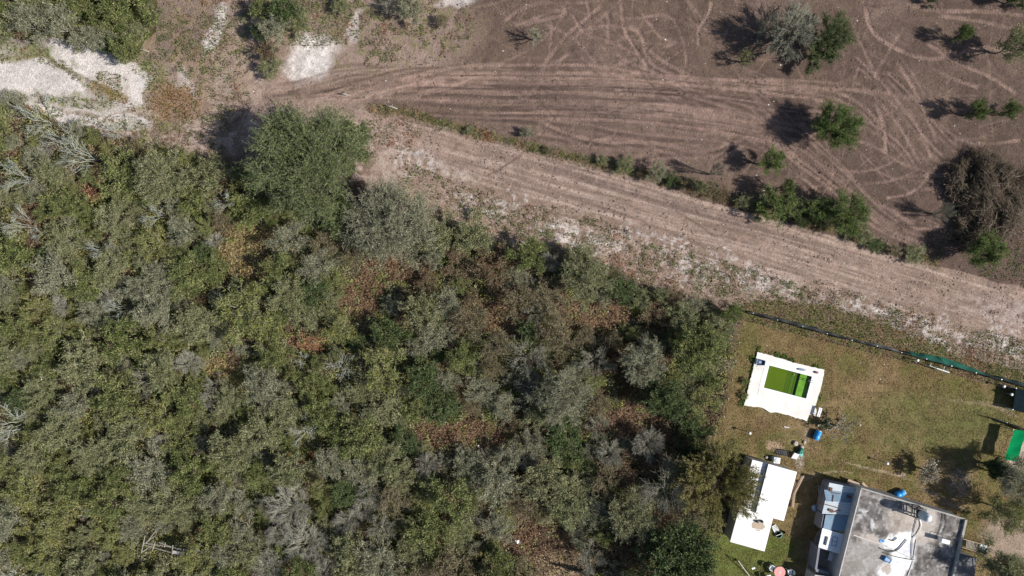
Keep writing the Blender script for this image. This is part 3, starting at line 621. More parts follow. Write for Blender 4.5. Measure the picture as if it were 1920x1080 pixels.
plant(400, 330, 44, 'olive', 3.8); plant(180, 470, 24, 'white', 3.6); plant(150, 290, 44, 'white', 5.0, 'fallen white branched leafless tree near the left limestone', 'bare_tree'); plant(60, 220, 44, 'white', 4.6, 'white branched leafless tree below the limestone patch', 'bare_tree')
plant(30, 330, 42, 'white', 4.8); plant(30, 420, 34, 'white', 4.6); plant(110, 260, 36, 'white', 4.0); plant(290, 400, 34, 'white', 3.6); plant(210, 250, 26, 'white', 3.0)
plant(290, 635, 24, 'yellow', 3.4); plant(50, 40, 40, 'greyolive', 4.0); plant(110, 45, 46, 'greyolive', 4.0); plant(175, 70, 34, 'greyolive', 2.8); plant(215, 25, 40, 'green', 3.4); plant(150, 5, 40, 'green', 3.6); plant(255, 60, 26, 'olive', 2.2); plant(10, 10, 34, 'green', 3.4); plant(205, 85, 24, 'dark', 1.8); plant(100, -10, 26, 'yellow', 3.2)
plant(515, 55, 34, 'greyolive', 3.2, 'grey green shrub above the white sand patch'); plant(530, 20, 32, 'dark', 3.2); plant(500, 95, 26, 'rust', 2.0); plant(508, 125, 26, 'olive', 1.8); plant(490, 60, 22, 'dark', 2.4); plant(560, 40, 26, 'olive', 1.8); plant(490, 15, 26, 'green', 2.6); plant(770, 12, 34, 'greyolive', 2.6, 'grey green bush at the top edge above the sand patch'); plant(735, 10, 24, 'bare', 2.0); plant(640, 8, 22, 'olive', 1.4); plant(830, 40, 16, 'tan', 1.2)
# the field's own trees
FG = 'trees left standing on the cleared field'
plant(1488, 60, 54, 'bare', 4.6, 'grey leafless tree on the cleared field beside a dark green one', 'bare_tree', group=FG, custom=dict(nl=26, nb=9, ntw=10, clump=.3, tr=.16, stems=False, tw=.019))
plant(1440, 48, 26, 'bare', 4.6, 'small grey leafless tree at the left of the field group', 'bare_tree', group=FG)
plant(1566, 68, 44, 'dark', 3.8, 'dark green tree right of the grey leafless field tree', 'field_tree', group=FG, custom=dict(nl=16, nb=7, ntw=6, nleaf=15, leaf=(.075,.027), clump=.34, asym=.3))
plant(1536, 98, 34, 'dark', 2.8, 'low dark green bush under the grey leafless field tree', 'field_bush', 'bush', FG)
plant(1568, 238, 52, 'vivid', 4.0, 'dense bright green round tree alone on the cleared field', 'field_tree', group=FG, custom=dict(nl=22, nb=8, ntw=7, nleaf=15, leaf=(.075,.027), clump=.26, asym=.08, tr=.14, low=.25))
plant(1446, 302, 30, 'vivid', 3.4, 'bright green sparse tree above the hedge line with thin shadow', 'field_tree', group=FG, custom=dict(nl=9, nb=6, ntw=5, nleaf=15, leaf=(.075,.027), clump=.35, trunk=.4))
plant(1806, 62, 20, 'vivid', 3.2, 'small light green sapling near the top right', 'sapling', 'tree', FG)
plant(1905, 82, 34, 'olive', 4.4, 'olive tree cut by the upper right edge', 'field_tree', group=FG)
plant(1832, 206, 26, 'vivid', 3.4, 'bright green left tree of the pair near the right edge', 'field_tree', group=FG); plant(1892, 206, 24, 'vivid', 3.4, 'bright green right tree of the pair near the right edge', 'field_tree', group=FG)
plant(1398, 108, 16, 'green', 2.6, 'thin wispy green sapling left of the grey leafless field tree', 'sapling', 'tree', FG, custom=dict(nl=7, nb=5, ntw=4, nleaf=3, clump=.4))
plant(1004, 66, 20, 'greyolive', 2.4, 'wispy small sapling at the upper middle of the cleared field', 'sapling', 'tree', FG, custom=dict(nl=8, nb=5, ntw=5, nleaf=2, clump=.4))
plant(1462, 384, 42, 'vivid', 3.0, 'grey green hedge bush left of the largest hedge bush', 'field_bush', 'bush', FG); plant(1475, 352, 18, 'vivid', 3.6, 'small bright bush standing above the hedge', 'field_bush', 'bush', FG)
plant(1585, 402, 52, 'vivid', 3.4, 'largest green bush in the hedge line', 'field_bush', 'bush', FG, custom=dict(nl=18, nb=8, ntw=6, nleaf=15, leaf=(.075,.027), clump=.3)); plant(1538, 390, 36, 'vivid', 2.6, 'dark green bush touching the left of the largest hedge bush', 'field_bush', 'bush', FG)
plant(1850, 470, 40, 'vivid', 3.8, 'bright green tree below the pile of cut branches', 'field_tree', group=FG, custom=dict(nl=15, nb=7, ntw=6, nleaf=15, leaf=(.075,.027), clump=.32))
plant(1330, 352, 22, 'tan', 1.8, 'sparse tan shrub in the hedge line', 'field_bush', 'bush', FG); plant(1232, 322, 22, 'greyolive', 2.0, 'grey green shrub in the hedge line over a rusty patch', 'field_bush', 'bush', FG); plant(1172, 310, 20, 'olive', 1.5, 'olive low shrub in the hedge line', 'field_bush', 'bush', FG)
plant(1345, 318, 15, 'bare', 4.2, 'thin leafless sapling above the sparse tan shrub', 'sapling', 'tree', FG); plant(1770, 398, 18, 'bare', 3.2, 'thin leafless sapling left of the pile of cut branches', 'sapling', 'tree', FG); plant(990, 250, 15, 'greyolive', 1.3, 'small grey tuft at the left end of the hedge line', 'field_bush', 'bush', FG)
plant(1310, 350, 16, 'olive', 2.6, 'olive shrub left of the sparse tan hedge shrub', 'field_bush', 'bush', FG); plant(1745, 0, 12, 'dark', 1.2, 'dark tuft at the top edge right of the middle', 'field_bush', 'bush', FG); plant(1905, -6, 26, 'dark', 2.5, 'dark bush at the top right corner', 'field_bush', 'bush', FG)
plant(1715, 478, 22, 'olive', 1.0, 'low olive weeds bush near the right end of the hedge line', 'field_bush', 'bush', FG)
for (x, y, r_, k_, h_, l_) in ((1130,300,13,'olive',1.0,'low olive clump on the hedge line, leftmost of its right half'),(1205,325,15,'rust',.9,'rusty low clump under the grey green hedge shrub'),(1262,338,15,'dark',1.0,'dark low clump between two hedge shrubs'),(1355,362,16,'rust',1.1,'rusty low clump right of the sparse tan hedge shrub'),
     (1395,378,18,'olive',1.3,'olive low clump left of the grey green hedge bush'),(1425,392,18,'dark',1.2,'dark low clump touching the grey green hedge bush'),(1505,410,20,'dark',1.5,'dark low clump between the two large hedge bushes'),(1616,440,22,'olive',1.5,'olive low clump under the largest hedge bush'),(1680,470,16,'tan',.9,'tan low clump near the right end of the hedge line'),(1030,282,12,'tan',.8,'tan low clump at the left part of the hedge line'),(880,244,11,'olive',.7,'olive low clump far left on the hedge line')):
    plant(x, y, r_, k_, h_, l_, 'field_bush', 'bush', FG)
plant(1640, 458, 18, 'dark', 1.0, 'low dark bush right of the largest hedge bush', 'field_bush', 'bush', FG)
# yard trees
plant(1868, 877, 20, 'dark', 2.8, 'dark round clipped bush below the green tarpaulin', 'round_bush', 'bush', custom=dict(nl=18, nb=7, ntw=6, nleaf=10, clump=.26, asym=.02, low=.3))
plant(1905, 900, 46, 'greyolive', 5.2, 'grey green tree on the right edge below the green tarpaulin', 'yard_tree', custom=dict(nl=18, nb=8, ntw=7, nleaf=7, clump=.3))
plant(1895, 965, 46, 'yellow', 5.0, 'olive yellow tree right of the house roof', 'yard_tree', custom=dict(nl=18, nb=8, ntw=7, nleaf=6, clump=.33))
plant(1880, 1066, 48, 'olive', 7.2, 'tall tree at the bottom right corner shading the roof', 'yard_tree', custom=dict(nl=24, nb=8, ntw=7, nleaf=8, clump=.28, trunk=.4))
plant(1740, 885, 26, 'pale', 2.2, 'pale sparse fruit tree on the lawn above the house', 'fruit_tree', 'tree', custom=dict(nl=12, nb=5, ntw=5, clump=.33, nleaf=3, leaf=(.10,.07), tw=.014))
plant(1578, 803, 34, 'pale', 1.8, 'sparse tan leaved fruit tree right of the blue barrel', 'fruit_tree', 'tree', custom=dict(nl=10, nb=4, ntw=3, nleaf=2, leaf=(.10,.07), clump=.36, tw=.012))
plant(1810, 962, 14, 'green', .9, 'small green weeds bush by the north wall corner of the house')
plant(1548, 795, 12, 'dark', .8, 'low dark bush behind the blue barrel'); plant(1395, 742, 9, 'green', .5, 'green weed clump at the left edge of the pool deck'); plant(1398, 715, 9, 'green', .5, 'green weed clump at the upper left edge of the pool deck')
# shrubs seen beyond: fill the thicket
def fill():
    rng = random.Random(12); pts = [(p[0], p[1], p[2]*.80) for p in PLANTS]
    def kind_at(x, y):
        wts = dict(olive=4.5, greyolive=2.2, green=3, yellow=1.1, dark=.6, tan=.5, rust=.3, silver=.3, bare=.4, white=.12)
        if x < 460: wts.update(silver=.5, yellow=2.4, tan=.15, rust=.12, bare=.3, green=3.8, greyolive=2.6, white=.5)
        if x < 260 and y < 500: wts.update(white=1.3)
        if 820 < x < 1300: wts.update(tan=2.8, rust=1.7, yellow=.3, greyolive=2.6, bare=1.6, dark=1.2, green=1.6, olive=3)
        if 640 < x < 980 and y < 640: wts.update(rust=2.8, tan=2.4, green=.8)
        if 480 < x < 720 and y > 800: wts.update(silver=1.4, bare=1.6)
        if x < 460 and y > 800: wts.update(rust=.4, silver=.4, bare=.8)
        return rng.choices(list(wts), list(wts.values()))[0]
    n = 0; tries = 0
    while n < 430 and tries < 70000:
        tries += 1
        big = tries < 6000
        x = rng.uniform(-30, 1390); y = rng.uniform(-30, 1110); r = rng.uniform(26, 44) if tries < 2500 or (big and x > 500) else rng.uniform(14, 29)
        a = np.array([x]), np.array([y])
        if not (inpoly(*a, THICKET)[0] or inpoly(*a, THICKET2)[0]): continue
        if any(((x-c[0])/(c[2]+r*.8))**2+((y-c[1])/(c[3]+r*.8))**2 < 1 for c in CLEAR): continue
        if abs(x-1068) < 48+r*.4 and y > 1045-r*.4: continue
        if abs(x-310) < 52 and abs(y-1030) < 36: continue
        if abs(x-295) < 20 and abs(y-953) < 14: continue
        if any((x-q[0])**2+(y-q[1])**2 < ((r+q[2])*.74)**2 for q in pts): continue
        if x > 1320 and y > 830: continue
        if 590 < y < 870 and x+r > 1386-(y-606)*.209: continue
        k = kind_at(x, y)
        if k in ('silver', 'bare') and r > 27: k = 'greyolive'
        hh = r*MP*rng.uniform(1.2, 2.0)
        if k == 'rust': hh *= .6
        plant(x, y, r*1.22, k, min(max(hh, 1.4), 4.0)); pts.append((x, y, r)); n += 1
    print('filled', n, tries)
fill()
LM = [('the largest round tree', 570, 292), ('the wooden frame ruin', 310, 1030), ('the white roofed shed', 1420, 940), ('the pool', 1440, 715), ('the long rusty clearing', 870, 815), ('the straw coloured clearing', 460, 470),
      ('the small straw clearing', 425, 690), ('the white scrap sheet', 295, 953), ('the silver domed shrubs', 560, 980), ('the white leafless shrub', 605, 750), ('the white limestone patch', 150, 150), ('the yard fence corner', 1385, 590),
      ('the dark leafy bottom tree', 1275, 1045), ('the middle rusty patch', 690, 560), ('the small rusty bottom patch', 1010, 1010), ('the white sand patch', 590, 95), ('the broad grey green tree', 1055, 742), ('the left edge', 0, 700), ('the bottom left corner', 0, 1080), ('the upper left corner', 0, 0)]
def describe():
    todo = {}
    for (px, py, r, kind, o, label) in PLANTS:
        if label: continue
        best = min(LM, key=lambda l: (l[1]-px)**2+(l[2]-py)**2); dx, dy = px-best[1], py-best[2]
        v = 'below' if dy > 0 else 'above'; h = 'right of' if dx > 0 else 'left of'
        dr = h if abs(dx) > 2.2*abs(dy) else v if abs(dy) > 2.2*abs(dx) else v+' and '+h
        size = 'large' if r > 40 else 'small' if r < 26 else 'middling'
        todo.setdefault((size, kind, dr, best[0]), []).append((dx*dx+dy*dy, o))
        o['group'] = 'scrub bushes and small trees of the thicket'
    for (size, kind, dr, lm), L in todo.items():
        L.sort(key=lambda q: q[0]); wd = K_[kind][2]
        for i, (_, o) in enumerate(L):
            t = f'{size} {wd} shrub {dr} {lm}'
            if len(L) > 1: t += ', '+('nearest', 'second nearest', 'third nearest', 'fourth nearest', 'fifth nearest', 'sixth nearest', 'seventh nearest', 'eighth nearest', 'ninth nearest')[min(i, 8)]
            o['label'] = t
describe()

# ------------------------------------------------------------------ ground cover (nobody could count it)
def scatter(n, seed, x0, x1, y0, y1, maskf):
    rng = np.random.RandomState(seed); x = rng.uniform(x0, x1, n); y = rng.uniform(y0, y1, n)
    k = rng.rand(n) < maskf(x, y); return rng, x[k], y[k]
def gz(x, y):
    i = np.clip(np.searchsorted(gy, y), 0, ny-1); j = np.clip(np.searchsorted(gx, x), 0, nx-1); return np.maximum(hgt[i, j], -.3)
def cover(name, rng, px, py, hfun, colfun, leaf, mat, up=.5, hmin=.02):
    X = (px-960)*MP; Y = (540-py)*MP; Z = gz(X, Y)+hmin+hfun(px, py)*rng.rand(len(px))
    V, F = leaves(rng, np.stack([X, Y, Z], 1), leaf[0], leaf[1], up)
    return link(name, npmesh(name, V, F, mat, False, np.repeat(colfun(px, py), 4, 0)))
MT['cover'] = attrmat('undergrowth_leaves', amt=.45, trans=.2, island=True)
def thick(x, y): return (inpoly(x, y, THICKET) | inpoly(x, y, THICKET2)).astype(float)
PAL = np.array([(.17,.175,.08),(.14,.165,.05),(.24,.23,.13),(.23,.23,.08),(.18,.125,.08),(.26,.20,.12),(.09,.10,.04)], np.float32)
def under_col(x, y):
    r = np.random.RandomState(3); a = vnoise(x, y, 34, 91); b = fbm(x, y, 60, 95, 3); k = (a*5.2+b*1.8).astype(int).clip(0, 6)
    k = np.where((x < 800) & (k == 4) & (vnoise(x, y, 70, 5) < .5), 2, k); c = PAL[k].copy()
    for (cx, cy, rx, ry, cc) in CLEAR:
        m = (((x-cx)/(rx*1.3))**2+((y-cy)/(ry*1.3))**2 < 1+.5*(b-.5)*5) & (vnoise(x, y, 11, 17)*.7+r.rand(len(x))*.3 < .62); cc = np.array(cc, np.float32)
        c[m] = cc*(.7+.8*r.rand(m.sum(), 1))
    return c*(.75+.5*r.rand(len(x), 1))
def under_h(x, y): return .14+1.6*np.clip(vnoise(x, y, 22, 61)-.35, 0, 1)+.25*vnoise(x, y, 6, 62)
rng, x, y = scatter(640000, 1, -80, 1420, -60, 1160, lambda x, y: thick(x+20*(vnoise(x, y, 18, 7)-.5), y+24*(vnoise(x, y, 18, 8)-.5)))
tag(cover('undergrowth', rng, x, y, under_h, under_col, (.11, .04), MT['cover']), 'low tangled undergrowth of weeds, ferns and dry stalks covering the thicket floor', 'undergrowth', kind='stuff')
# weeds and tufts on the road, its verge, the bank and the strip between road and field
hx, hy = HEDGE[:, 0], HEDGE[:, 1]
def hedge_d(x, y):
    d = np.full(x.shape, 1e9)
    for a, b in zip(hx[::2], hy[::2]): d = np.minimum(d, np.hypot(x-a, y-b))
    return d
def tuft_mask(x, y):
    nz = vnoise(x, y, 10, 201)*vnoise(x, y, 60, 202)
    d = hedge_d(x, y)
    m = 1.4*np.exp(-(d/(5+7*vnoise(x, y, 20, 77)))**2)*(.35+.65*sstep(.2, .45, vnoise(x, y, 26, 207)))
    band = inpoly(x, y, [(700,260),(800,330),(950,360),(1150,420),(1400,490),(1650,560),(1930,640),(1930,735),(1392,585),(1250,552),(1120,490),(945,462),(820,425),(700,380)])
    m = np.maximum(m, band*sstep(.30, .42, nz)*.6); m = np.maximum(m, band*(y > 0)*np.exp(-((y-(465+(x-945)*.27))/26)**2)*.4)
    low_ = inpoly(x, y, [(760,300),(900,360),(1060,400),(1200,450),(1400,505),(1600,560),(1930,640),(1930,735),(1560,580),(1392,585),(1250,552),(1120,490),(945,462),(820,425),(740,370)])
    m = np.maximum(m, low_*(.10+.75*sstep(.38, .55, vnoise(x, y, 8, 231))*sstep(.3, .55, vnoise(x, y, 34, 232))))
    clay = inpoly(x, y, [(280,0),(470,0),(470,200),(430,310),(230,262),(280,230),(300,150)]); m = np.maximum(m, clay*(.06+.6*sstep(.42, .6, vnoise(x, y, 8, 235))*sstep(.3, .5, vnoise(x, y, 26, 236))))
    ver = inpoly(x, y, [(1380,560),(1560,572),(1930,690),(1930,738),(1388,600)]); m = np.maximum(m, ver*.75)
    bank = ((x-700)/190)**2+((y-50)/75)**2 < 1; m = np.maximum(m, bank*sstep(.25, .40, nz)*.7)
    b2 = ((x-360)/130)**2+((y-110)/150)**2 < 1; m = np.maximum(m, b2*sstep(.22, .38, nz)*.75); b3 = ((x-590)/70)**2+((y-30)/60)**2 < 1; m = np.maximum(m, b3*.45)
    for (cx, cy, rx, ry, ro) in [(325,190,54,38,.2),(200,168,30,34,.1),(220,182,46,7,.6),(135,190,66,9,.15),(60,93,44,15,.2),(20,108,44,10,-.1),(95,117,50,5,.15),(150,150,34,5,.7),(250,235,90,14,.1),(280,130,30,24,.7),(235,95,70,18,.35),(60,205,60,12,.1)]:
        dx = x-cx+8*(vnoise(x, y, 9, 4)-.5); dy = y-cy+8*(vnoise(x, y, 9, 5)-.5); q = ((dx*math.cos(ro)+dy*math.sin(ro))/rx)**2+((-dx*math.sin(ro)+dy*math.cos(ro))/ry)**2; m = np.maximum(m, (q < .4+1.4*vnoise(x, y, 16, 3))*.62*sstep(.2, .5, vnoise(x, y, 6, 13)))
    nb = ((x-740)/90)**2+((y-260)/80)**2+vnoise(x, y, 30, 6)*1.5 < 1.3; m = np.maximum(m, nb*sstep(.2, .38, nz)*.5)
    right = inpoly(x, y, [(1740,440),(1930,430),(1930,540),(1740,492)]); m = np.maximum(m, right*sstep(.2, .35, nz)*.5)
    field = inpoly(x, y, [(880,-40),(1960,-40),(1960,540),(1740,470),(1400,390),(1150,300),(950,240),(700,185),(860,120)]); m = np.maximum(m, field*.008)
    return np.clip(m, 0, 1)
def tuft_col(x, y):
    r = np.random.RandomState(8); a = vnoise(x, y, 16, 211)*.6+vnoise(x, y, 50, 212)*.4+r.rand(len(x))*.22-.11
    c = np.array([(.10,.14,.035),(.08,.105,.03),(.15,.15,.06),(.19,.16,.085),(.22,.16,.10),(.22,.105,.05)], np.float32)[np.clip((a*8.5-1.4).astype(int), 0, 5)]
    red = (((x-325)/62)**2+((y-188)/44)**2 < 1) & (r.rand(len(x)) < .75*vnoise(x, y, 14, 8)+.25); c[red] = np.array((.21,.12,.055), np.float32); return c*(.7+.6*r.rand(len(x), 1))
rng, x, y = scatter(760000, 2, -60, 1960, -40, 745, tuft_mask)
tag(cover('weeds', rng, x, y, lambda x, y: .08+.30*vnoise(x, y, 9, 221)+.6*np.exp(-(hedge_d(x, y)/6)**2)*vnoise(x, y, 12, 9), tuft_col, (.085, .03), MT['cover']), 'scattered weeds and dry tufts along the dirt road and its banks', 'weeds', kind='stuff')
# lawn grass
def lawn_mask(x, y):
    m = inpoly(x, y, YARD)*.9*(.3+.7*sstep(.3, .6, vnoise(x, y, 14, 301)))
    for (cx, cy, rx, ry) in [(1470,722,62,48),(1910,860,16,40),(1895,1010,50,45)]: m = m*(((x-cx)/rx)**2+((y-cy)/ry)**2 > 1)
    for P_ in ([(1405,850),(1490,880),(1430,1030),(1350,1005)], [(1530,900),(1600,905),(1790,965),(1770,1100),(1500,1100)]): m = m*(~inpoly(x, y, P_))
    return m
def lawn_col(x, y):
    r = np.random.RandomState(9); a = (vnoise(x, y, 24, 311)*.5+fbm(x, y, 110, 312, 2)*.5)[:, None]; t = sstep(.40, .66, a)
    g = sstep(900, 1040, y)[:, None]*(x < 1500)[:, None]; t = np.clip(t+g, 0, 1)
    c = np.array([[.235,.162,.080]])*(1-t)+np.array([[.160,.145,.052]])*t
    k = (r.rand(len(x)) < .12)[:, None]; c = np.where(k, np.array([[.27,.20,.12]]), c); return c*(.65+.6*r.rand(len(x), 1))
rng, x, y = scatter(200000, 3, 1300, 1990, 580, 1120, lawn_mask)
tag(cover('lawn_grass', rng, x, y, lambda x, y: .03+.05*vnoise(x, y, 12, 321), lawn_col, (.075, .018), MT['cover'], hmin=.0), 'short dry patchy lawn grass inside the fenced yard', 'grass', kind='stuff')
# green fringe round the pool deck
def fringe(x, y):
    d = np.full(x.shape, 1e9)
    for a, b in ((1416,690),(1412,700),(1404,716),(1398,730),(1394,745),(1390,757),(1425,656),(1440,660),(1458,666),(1470,670),(1485,677),(1500,682),(1530,688),(1412,672),(1534,748),(1531,757),(1520,786)): d = np.minimum(d, np.hypot(x-a, y-b))
    return (d < 6.5)*.45*sstep(.3, .5, vnoise(x, y, 9, 3))
rng, x, y = scatter(60000, 4, 1375, 1560, 640, 800, fringe)
rr_ = np.random.RandomState(2)
tag(cover('weed_fringe', rng, x, y, lambda x, y: .14+0*x, lambda x, y: np.array([[.075,.125,.025]])*(.6+.8*rr_.rand(len(x), 1)), (.08,.035), MT['cover']), 'fringe of fresh green weeds round the pool deck', 'weeds', kind='stuff')
# clods and stones
def rocks(name, n, seed, maskf, smin, smax, cfun, x0=-40, x1=1960, y0=-20, y1=760):
    rng, x, y = scatter(n, seed, x0, x1, y0, y1, maskf); m = len(x); X = (x-960)*MP; Y = (540-y)*MP; Z = gz(X, Y)
    s = rng.uniform(smin, smax, (m, 1))*rng.uniform(.4, 1, (m, 1)); o = np.array([(1,0,0),(0,1,0),(-1,0,0),(0,-1,0),(0,0,.8),(0,0,-.4)], float)
    V = np.stack([X, Y, Z], 1)[:, None]+o[None]*(s*1)[:, None]*rng.uniform(.6, 1.3, (m, 6, 1)); f = np.array([(0,1,4),(1,2,4),(2,3,4),(3,0,4)])
    F = (np.arange(m)[:, None, None]*6+f[None]).reshape(-1, 3)
    return link(name, npmesh(name, V.reshape(-1, 3), F, MT['cover2'], False, np.repeat(cfun(x, y, rng), 6, 0)))
MT['cover2'] = attrmat('clods', amt=.3, fine=12)
def field_m(x, y):
    f = inpoly(x, y, [(460,190),(700,120),(880,-40),(1960,-40),(1960,700),(1392,585),(900,420),(700,300)]); return f*(.15+.85*sstep(.5, .7, vnoise(x, y, 30, 401)))
tag(rocks('soil_clods', 60000, 5, field_m, .04, .15, lambda x, y, r: np.array([[.12,.085,.07]])*(.6+.9*r.rand(len(x), 1))), 'small clods of earth over the cleared field and dirt road', 'soil clods', kind='stuff')
tag(rocks('pale_stones', 900, 6, lambda x, y: .5+0*x, .05, .11, lambda x, y, r: np.array([[.5,.46,.42]])*(.6+.6*r.rand(len(x), 1)), 300, 1940, -20, 720), 'tiny pale stones and bits of litter on the bare ground', 'stones', kind='stuff')

# ------------------------------------------------------------------ the pile of cut branches
def brush_pile():
    x0, y0, _ = W(1857, 372, .9); o = empty('brush_pile', (x0, y0, 0)); tag(o, 'huge dark brown pile of cut branches at the right edge of the cleared field', 'brush pile')
    rng = np.random.RandomState(77); n = 2600; R = 4.5
    a = rng.uniform(0, 6.28, n); r = np.sqrt(rng.rand(n))*R*(1+.16*np.sin(3*a+1)+.12*np.sin(5*a)); cx, cy = r*np.cos(a)*.86, r*np.sin(a)*1.02
    lump = fbm(cx, cy, 1.5, 12, 3); lane = vnoise(cx+.4*cy*0+.5*np.sin(cy), cy*.3, .75, 5)
    zt = 2.0*np.sqrt(np.clip(1-(r/(R*1.25))**2, 0.02, 1))*(.25+.75*sstep(.25, .75, .45*lump+.55*lane))
    L = rng.uniform(.2, 1.0, n); th = np.pi/2+(fbm(cx, cy, 2.2, 44, 2)-.5)*3.0-cy*.10+rng.normal(0, .55, n); d = np.stack([np.cos(th), np.sin(th), rng.normal(0, .25, n)], 1)
    c = np.stack([cx, cy, zt*rng.uniform(.6, 1.05, n)+.08], 1)
    P = curve(rng, c-d*L[:, None], c+d*L[:, None], 5, .20); P[..., 2] = np.maximum(P[..., 2], .03)
    V, F = tubes(P, np.linspace(.030, .010, 5)[None]*rng.uniform(.5, 1.5, (n, 1)), 4)
    link('branches', npmesh('branches', V, F, MT['tanbark']), o)
    i = np.repeat(np.arange(n), 8); A = along_pts(rng, P, i, rng.rand(len(i))); dd = unit(rng.normal(size=(len(i), 3))+d[i]*1.4)
    TP = curve(rng, A, A+dd*rng.uniform(.15, .5, (len(i), 1)), 3, .15); TP[..., 2] = np.maximum(TP[..., 2], .02)
    link('twigs', npmesh('twigs', *tubes(TP, np.array([[.016, .012, .008]])*np.ones((len(i), 1)), 3), MT['brown']), o)
    k = rng.choice(len(i), 5000); lv = leaves(rng, TP[k, 1]+rng.normal(size=(5000, 3))*.1, .09, .03)
    link('dry_leaves', npmesh('dry_leaves', *lv, K_['dark'][0]), o)
MT['brown'] = surf('brown_twigs', (.15,.105,.07), (.08,.06,.045), scale=1.5)
brush_pile()

# ------------------------------------------------------------------ pool
def tess(name, outer, inner, z, mat, parent, zb=None):
    """a flat sheet with a hole and side walls"""
    loops = [[Vector((*p, 0)) for p in outer]]+([[Vector((*p, 0)) for p in inner]] if inner else [])
    tri = tess_polys(loops); pts = list(outer)+list(inner or []); n = len(pts); zb = 0 if zb is None else zb
    vs = [(x, y, z) for x, y in pts]+[(x, y, zb) for x, y in pts]; fs = [tuple(t) for t in tri]
    for off, ring in ((0, outer), (len(outer), inner or [])):
        m = len(ring); fs += [(off+i, off+(i+1) % m, n+off+(i+1) % m, n+off+i) for i in range(m)]
    me = bpy.data.meshes.new(name); o = parent.location if parent else (0, 0, 0)
    me.from_pydata([(a-o[0], b-o[1], c-o[2]) for a, b, c in vs], [], fs); bm = bmesh.new(); bm.from_mesh(me); bmesh.ops.recalc_face_normals(bm, faces=bm.faces)
    for f in bm.faces:
        if abs(f.normal.z) > .9 and f.normal.z < 0 and f.calc_center_median().z > zb-o[2]+1e-4: f.normal_flip()
    bm.to_mesh(me); bm.free(); return link(name, me, parent, mat)
def tess_polys(loops): return tessellate_polygon(loops)
def pool():
    c = W(1470, 722); o = empty('swimming_pool', (c[0], c[1], 0)); tag(o, 'small rectangular swimming pool of green water in a white concrete deck', 'swimming pool')
    rag = random.Random(3); z = .14
    K = [(1420,660),(1440,665),(1460,671),(1484,678),(1486,680),(1515,686),(1546,693.5),(1543,712),(1540,724),(1536,738),(1532,752),(1528,763),(1531,768),(1529,781),(1524,777),(1517,778),(1513,791),(1504,786),(1492,784),(1478,778),(1467,776),(1455,773),(1445,774),(1437,769),(1427,764),(1412,763),(1395,760),(1400,742),(1406,715),(1413,688)]
    pts = []
    for a, b in zip(K, K[1:]+K[:1]):
        n = max(1, int(math.hypot(b[0]-a[0], b[1]-a[1])/4))
        for k in range(n):
            t = k/n; j = .7 if k else 0; pts.append(W(a[0]+(b[0]-a[0])*t+rag.uniform(-j, j), a[1]+(b[1]-a[1])*t+rag.uniform(-j, j), z)[:2])
    def grow_(k): return [W(*(pc+(np.array(p)-pc)*k), z)[:2] for p in POOL]
    water_edge = [W(*p, z)[:2] for p in POOL]
    tess('deck', pts, grow_(1.19), z, MT['deck'], o, 0)
    tess('coping', grow_(1.20), water_edge, z+.012, MT['white'], o, -.5)
    q = [Vector((*p, 0)) for p in water_edge]
    ux = (q[1]-q[0]); fr = lambda s, t: (q[0]*(1-s)+q[1]*s)*(1-t)+(q[3]*(1-s)+q[2]*s)*t
    def slab(name, s0, s1, z0, z1, mat): 
        m = MB(o.location); m.prism([fr(s0, 0)[:2], fr(s1, 0)[:2], fr(s1, 1)[:2], fr(s0, 1)[:2]], z0, z1); return m.build(name, mat, o)
    slab('pool_floor', 0.0, .50, -1.8, -.40, MT['algae'])
    for i, (a, b, zz) in enumerate([(.50,.60,-.39),(.60,.68,-.37),(.68,.735,-.35)]): slab('step', a, b, -1.8, zz, (MT['algae2'], MT['ledge2'], MT['algae2'])[i])
    slab('ledge', .765, 1.0, -1.8, -.16, MT['ledge']); slab('step', .735, .765, -1.8, -.40, MT['darkalgae'])
    w_ = MB(o.location)
    for i in range(4):
        a, b = q[i], q[(i+1) % 4]; n_ = Vector((a.y-b.y, b.x-a.x, 0)).normalized()*-1
        cc = (q[0]+q[2])/2
        if (cc-a).dot(n_) > 0: n_ = -n_
        w_.add([(a.x, a.y, -1.8), (b.x, b.y, -1.8), (b.x, b.y, z-.002), (a.x, a.y, z-.002)], [(0, 1, 2, 3)])
        w_.add([(a.x+n_.x*.1, a.y+n_.y*.1, -1.8), (b.x+n_.x*.1, b.y+n_.y*.1, -1.8), (b.x+n_.x*.1, b.y+n_.y*.1, z-.002), (a.x+n_.x*.1, a.y+n_.y*.1, z-.002)], [(0, 1, 2, 3)])
    w_.build('pool_wall', MT['poolwall'], o)
    m = MB(o.location); p = [fr(.002, .002), fr(.998, .002), fr(.998, .998), fr(.002, .998)]; m.add([(v.x, v.y, -.06) for v in p], [(0, 1, 2, 3)]); m.build('water', MT['water'], o)
    l = MB(o.location)   # ladder at the shallow end
    for t in (.17, .25): 
        a = fr(1.03, t); b = fr(.965, t); l.tube([(a.x, a.y, z), (a.x, a.y, z+.5), ((a.x+b.x)/2, (a.y+b.y)/2, z+.62), (b.x, b.y, z+.45), (b.x, b.y, -.9)], .022, 8)
    for zz in (.3, 0, -.3, -.6): a = fr(.965, .17); b = fr(.965, .25); l.bar((a.x, a.y, zz), (b.x, b.y, zz), .05, .03)
    l.build('ladder', MT['metal'], o, True)
    g = MB(o.location)   # the joint across the deck's left side
    for a, b in (((1433,688),(1420,740)),((1414,684),(1428,686))): g.bar(W(*a, z+.003), W(*b, z+.003), .03, .004)
    g.build('joint', MT['concrete'], o)
MT['deck'] = surf('white_concrete', (.76,.73,.70), (.52,.48,.44), scale=.9, contrast=.9, bump=.25)
MT['poolwall'] = surf('green_pool_wall', (.04,.22,.10), (.03,.14,.06), scale=2)
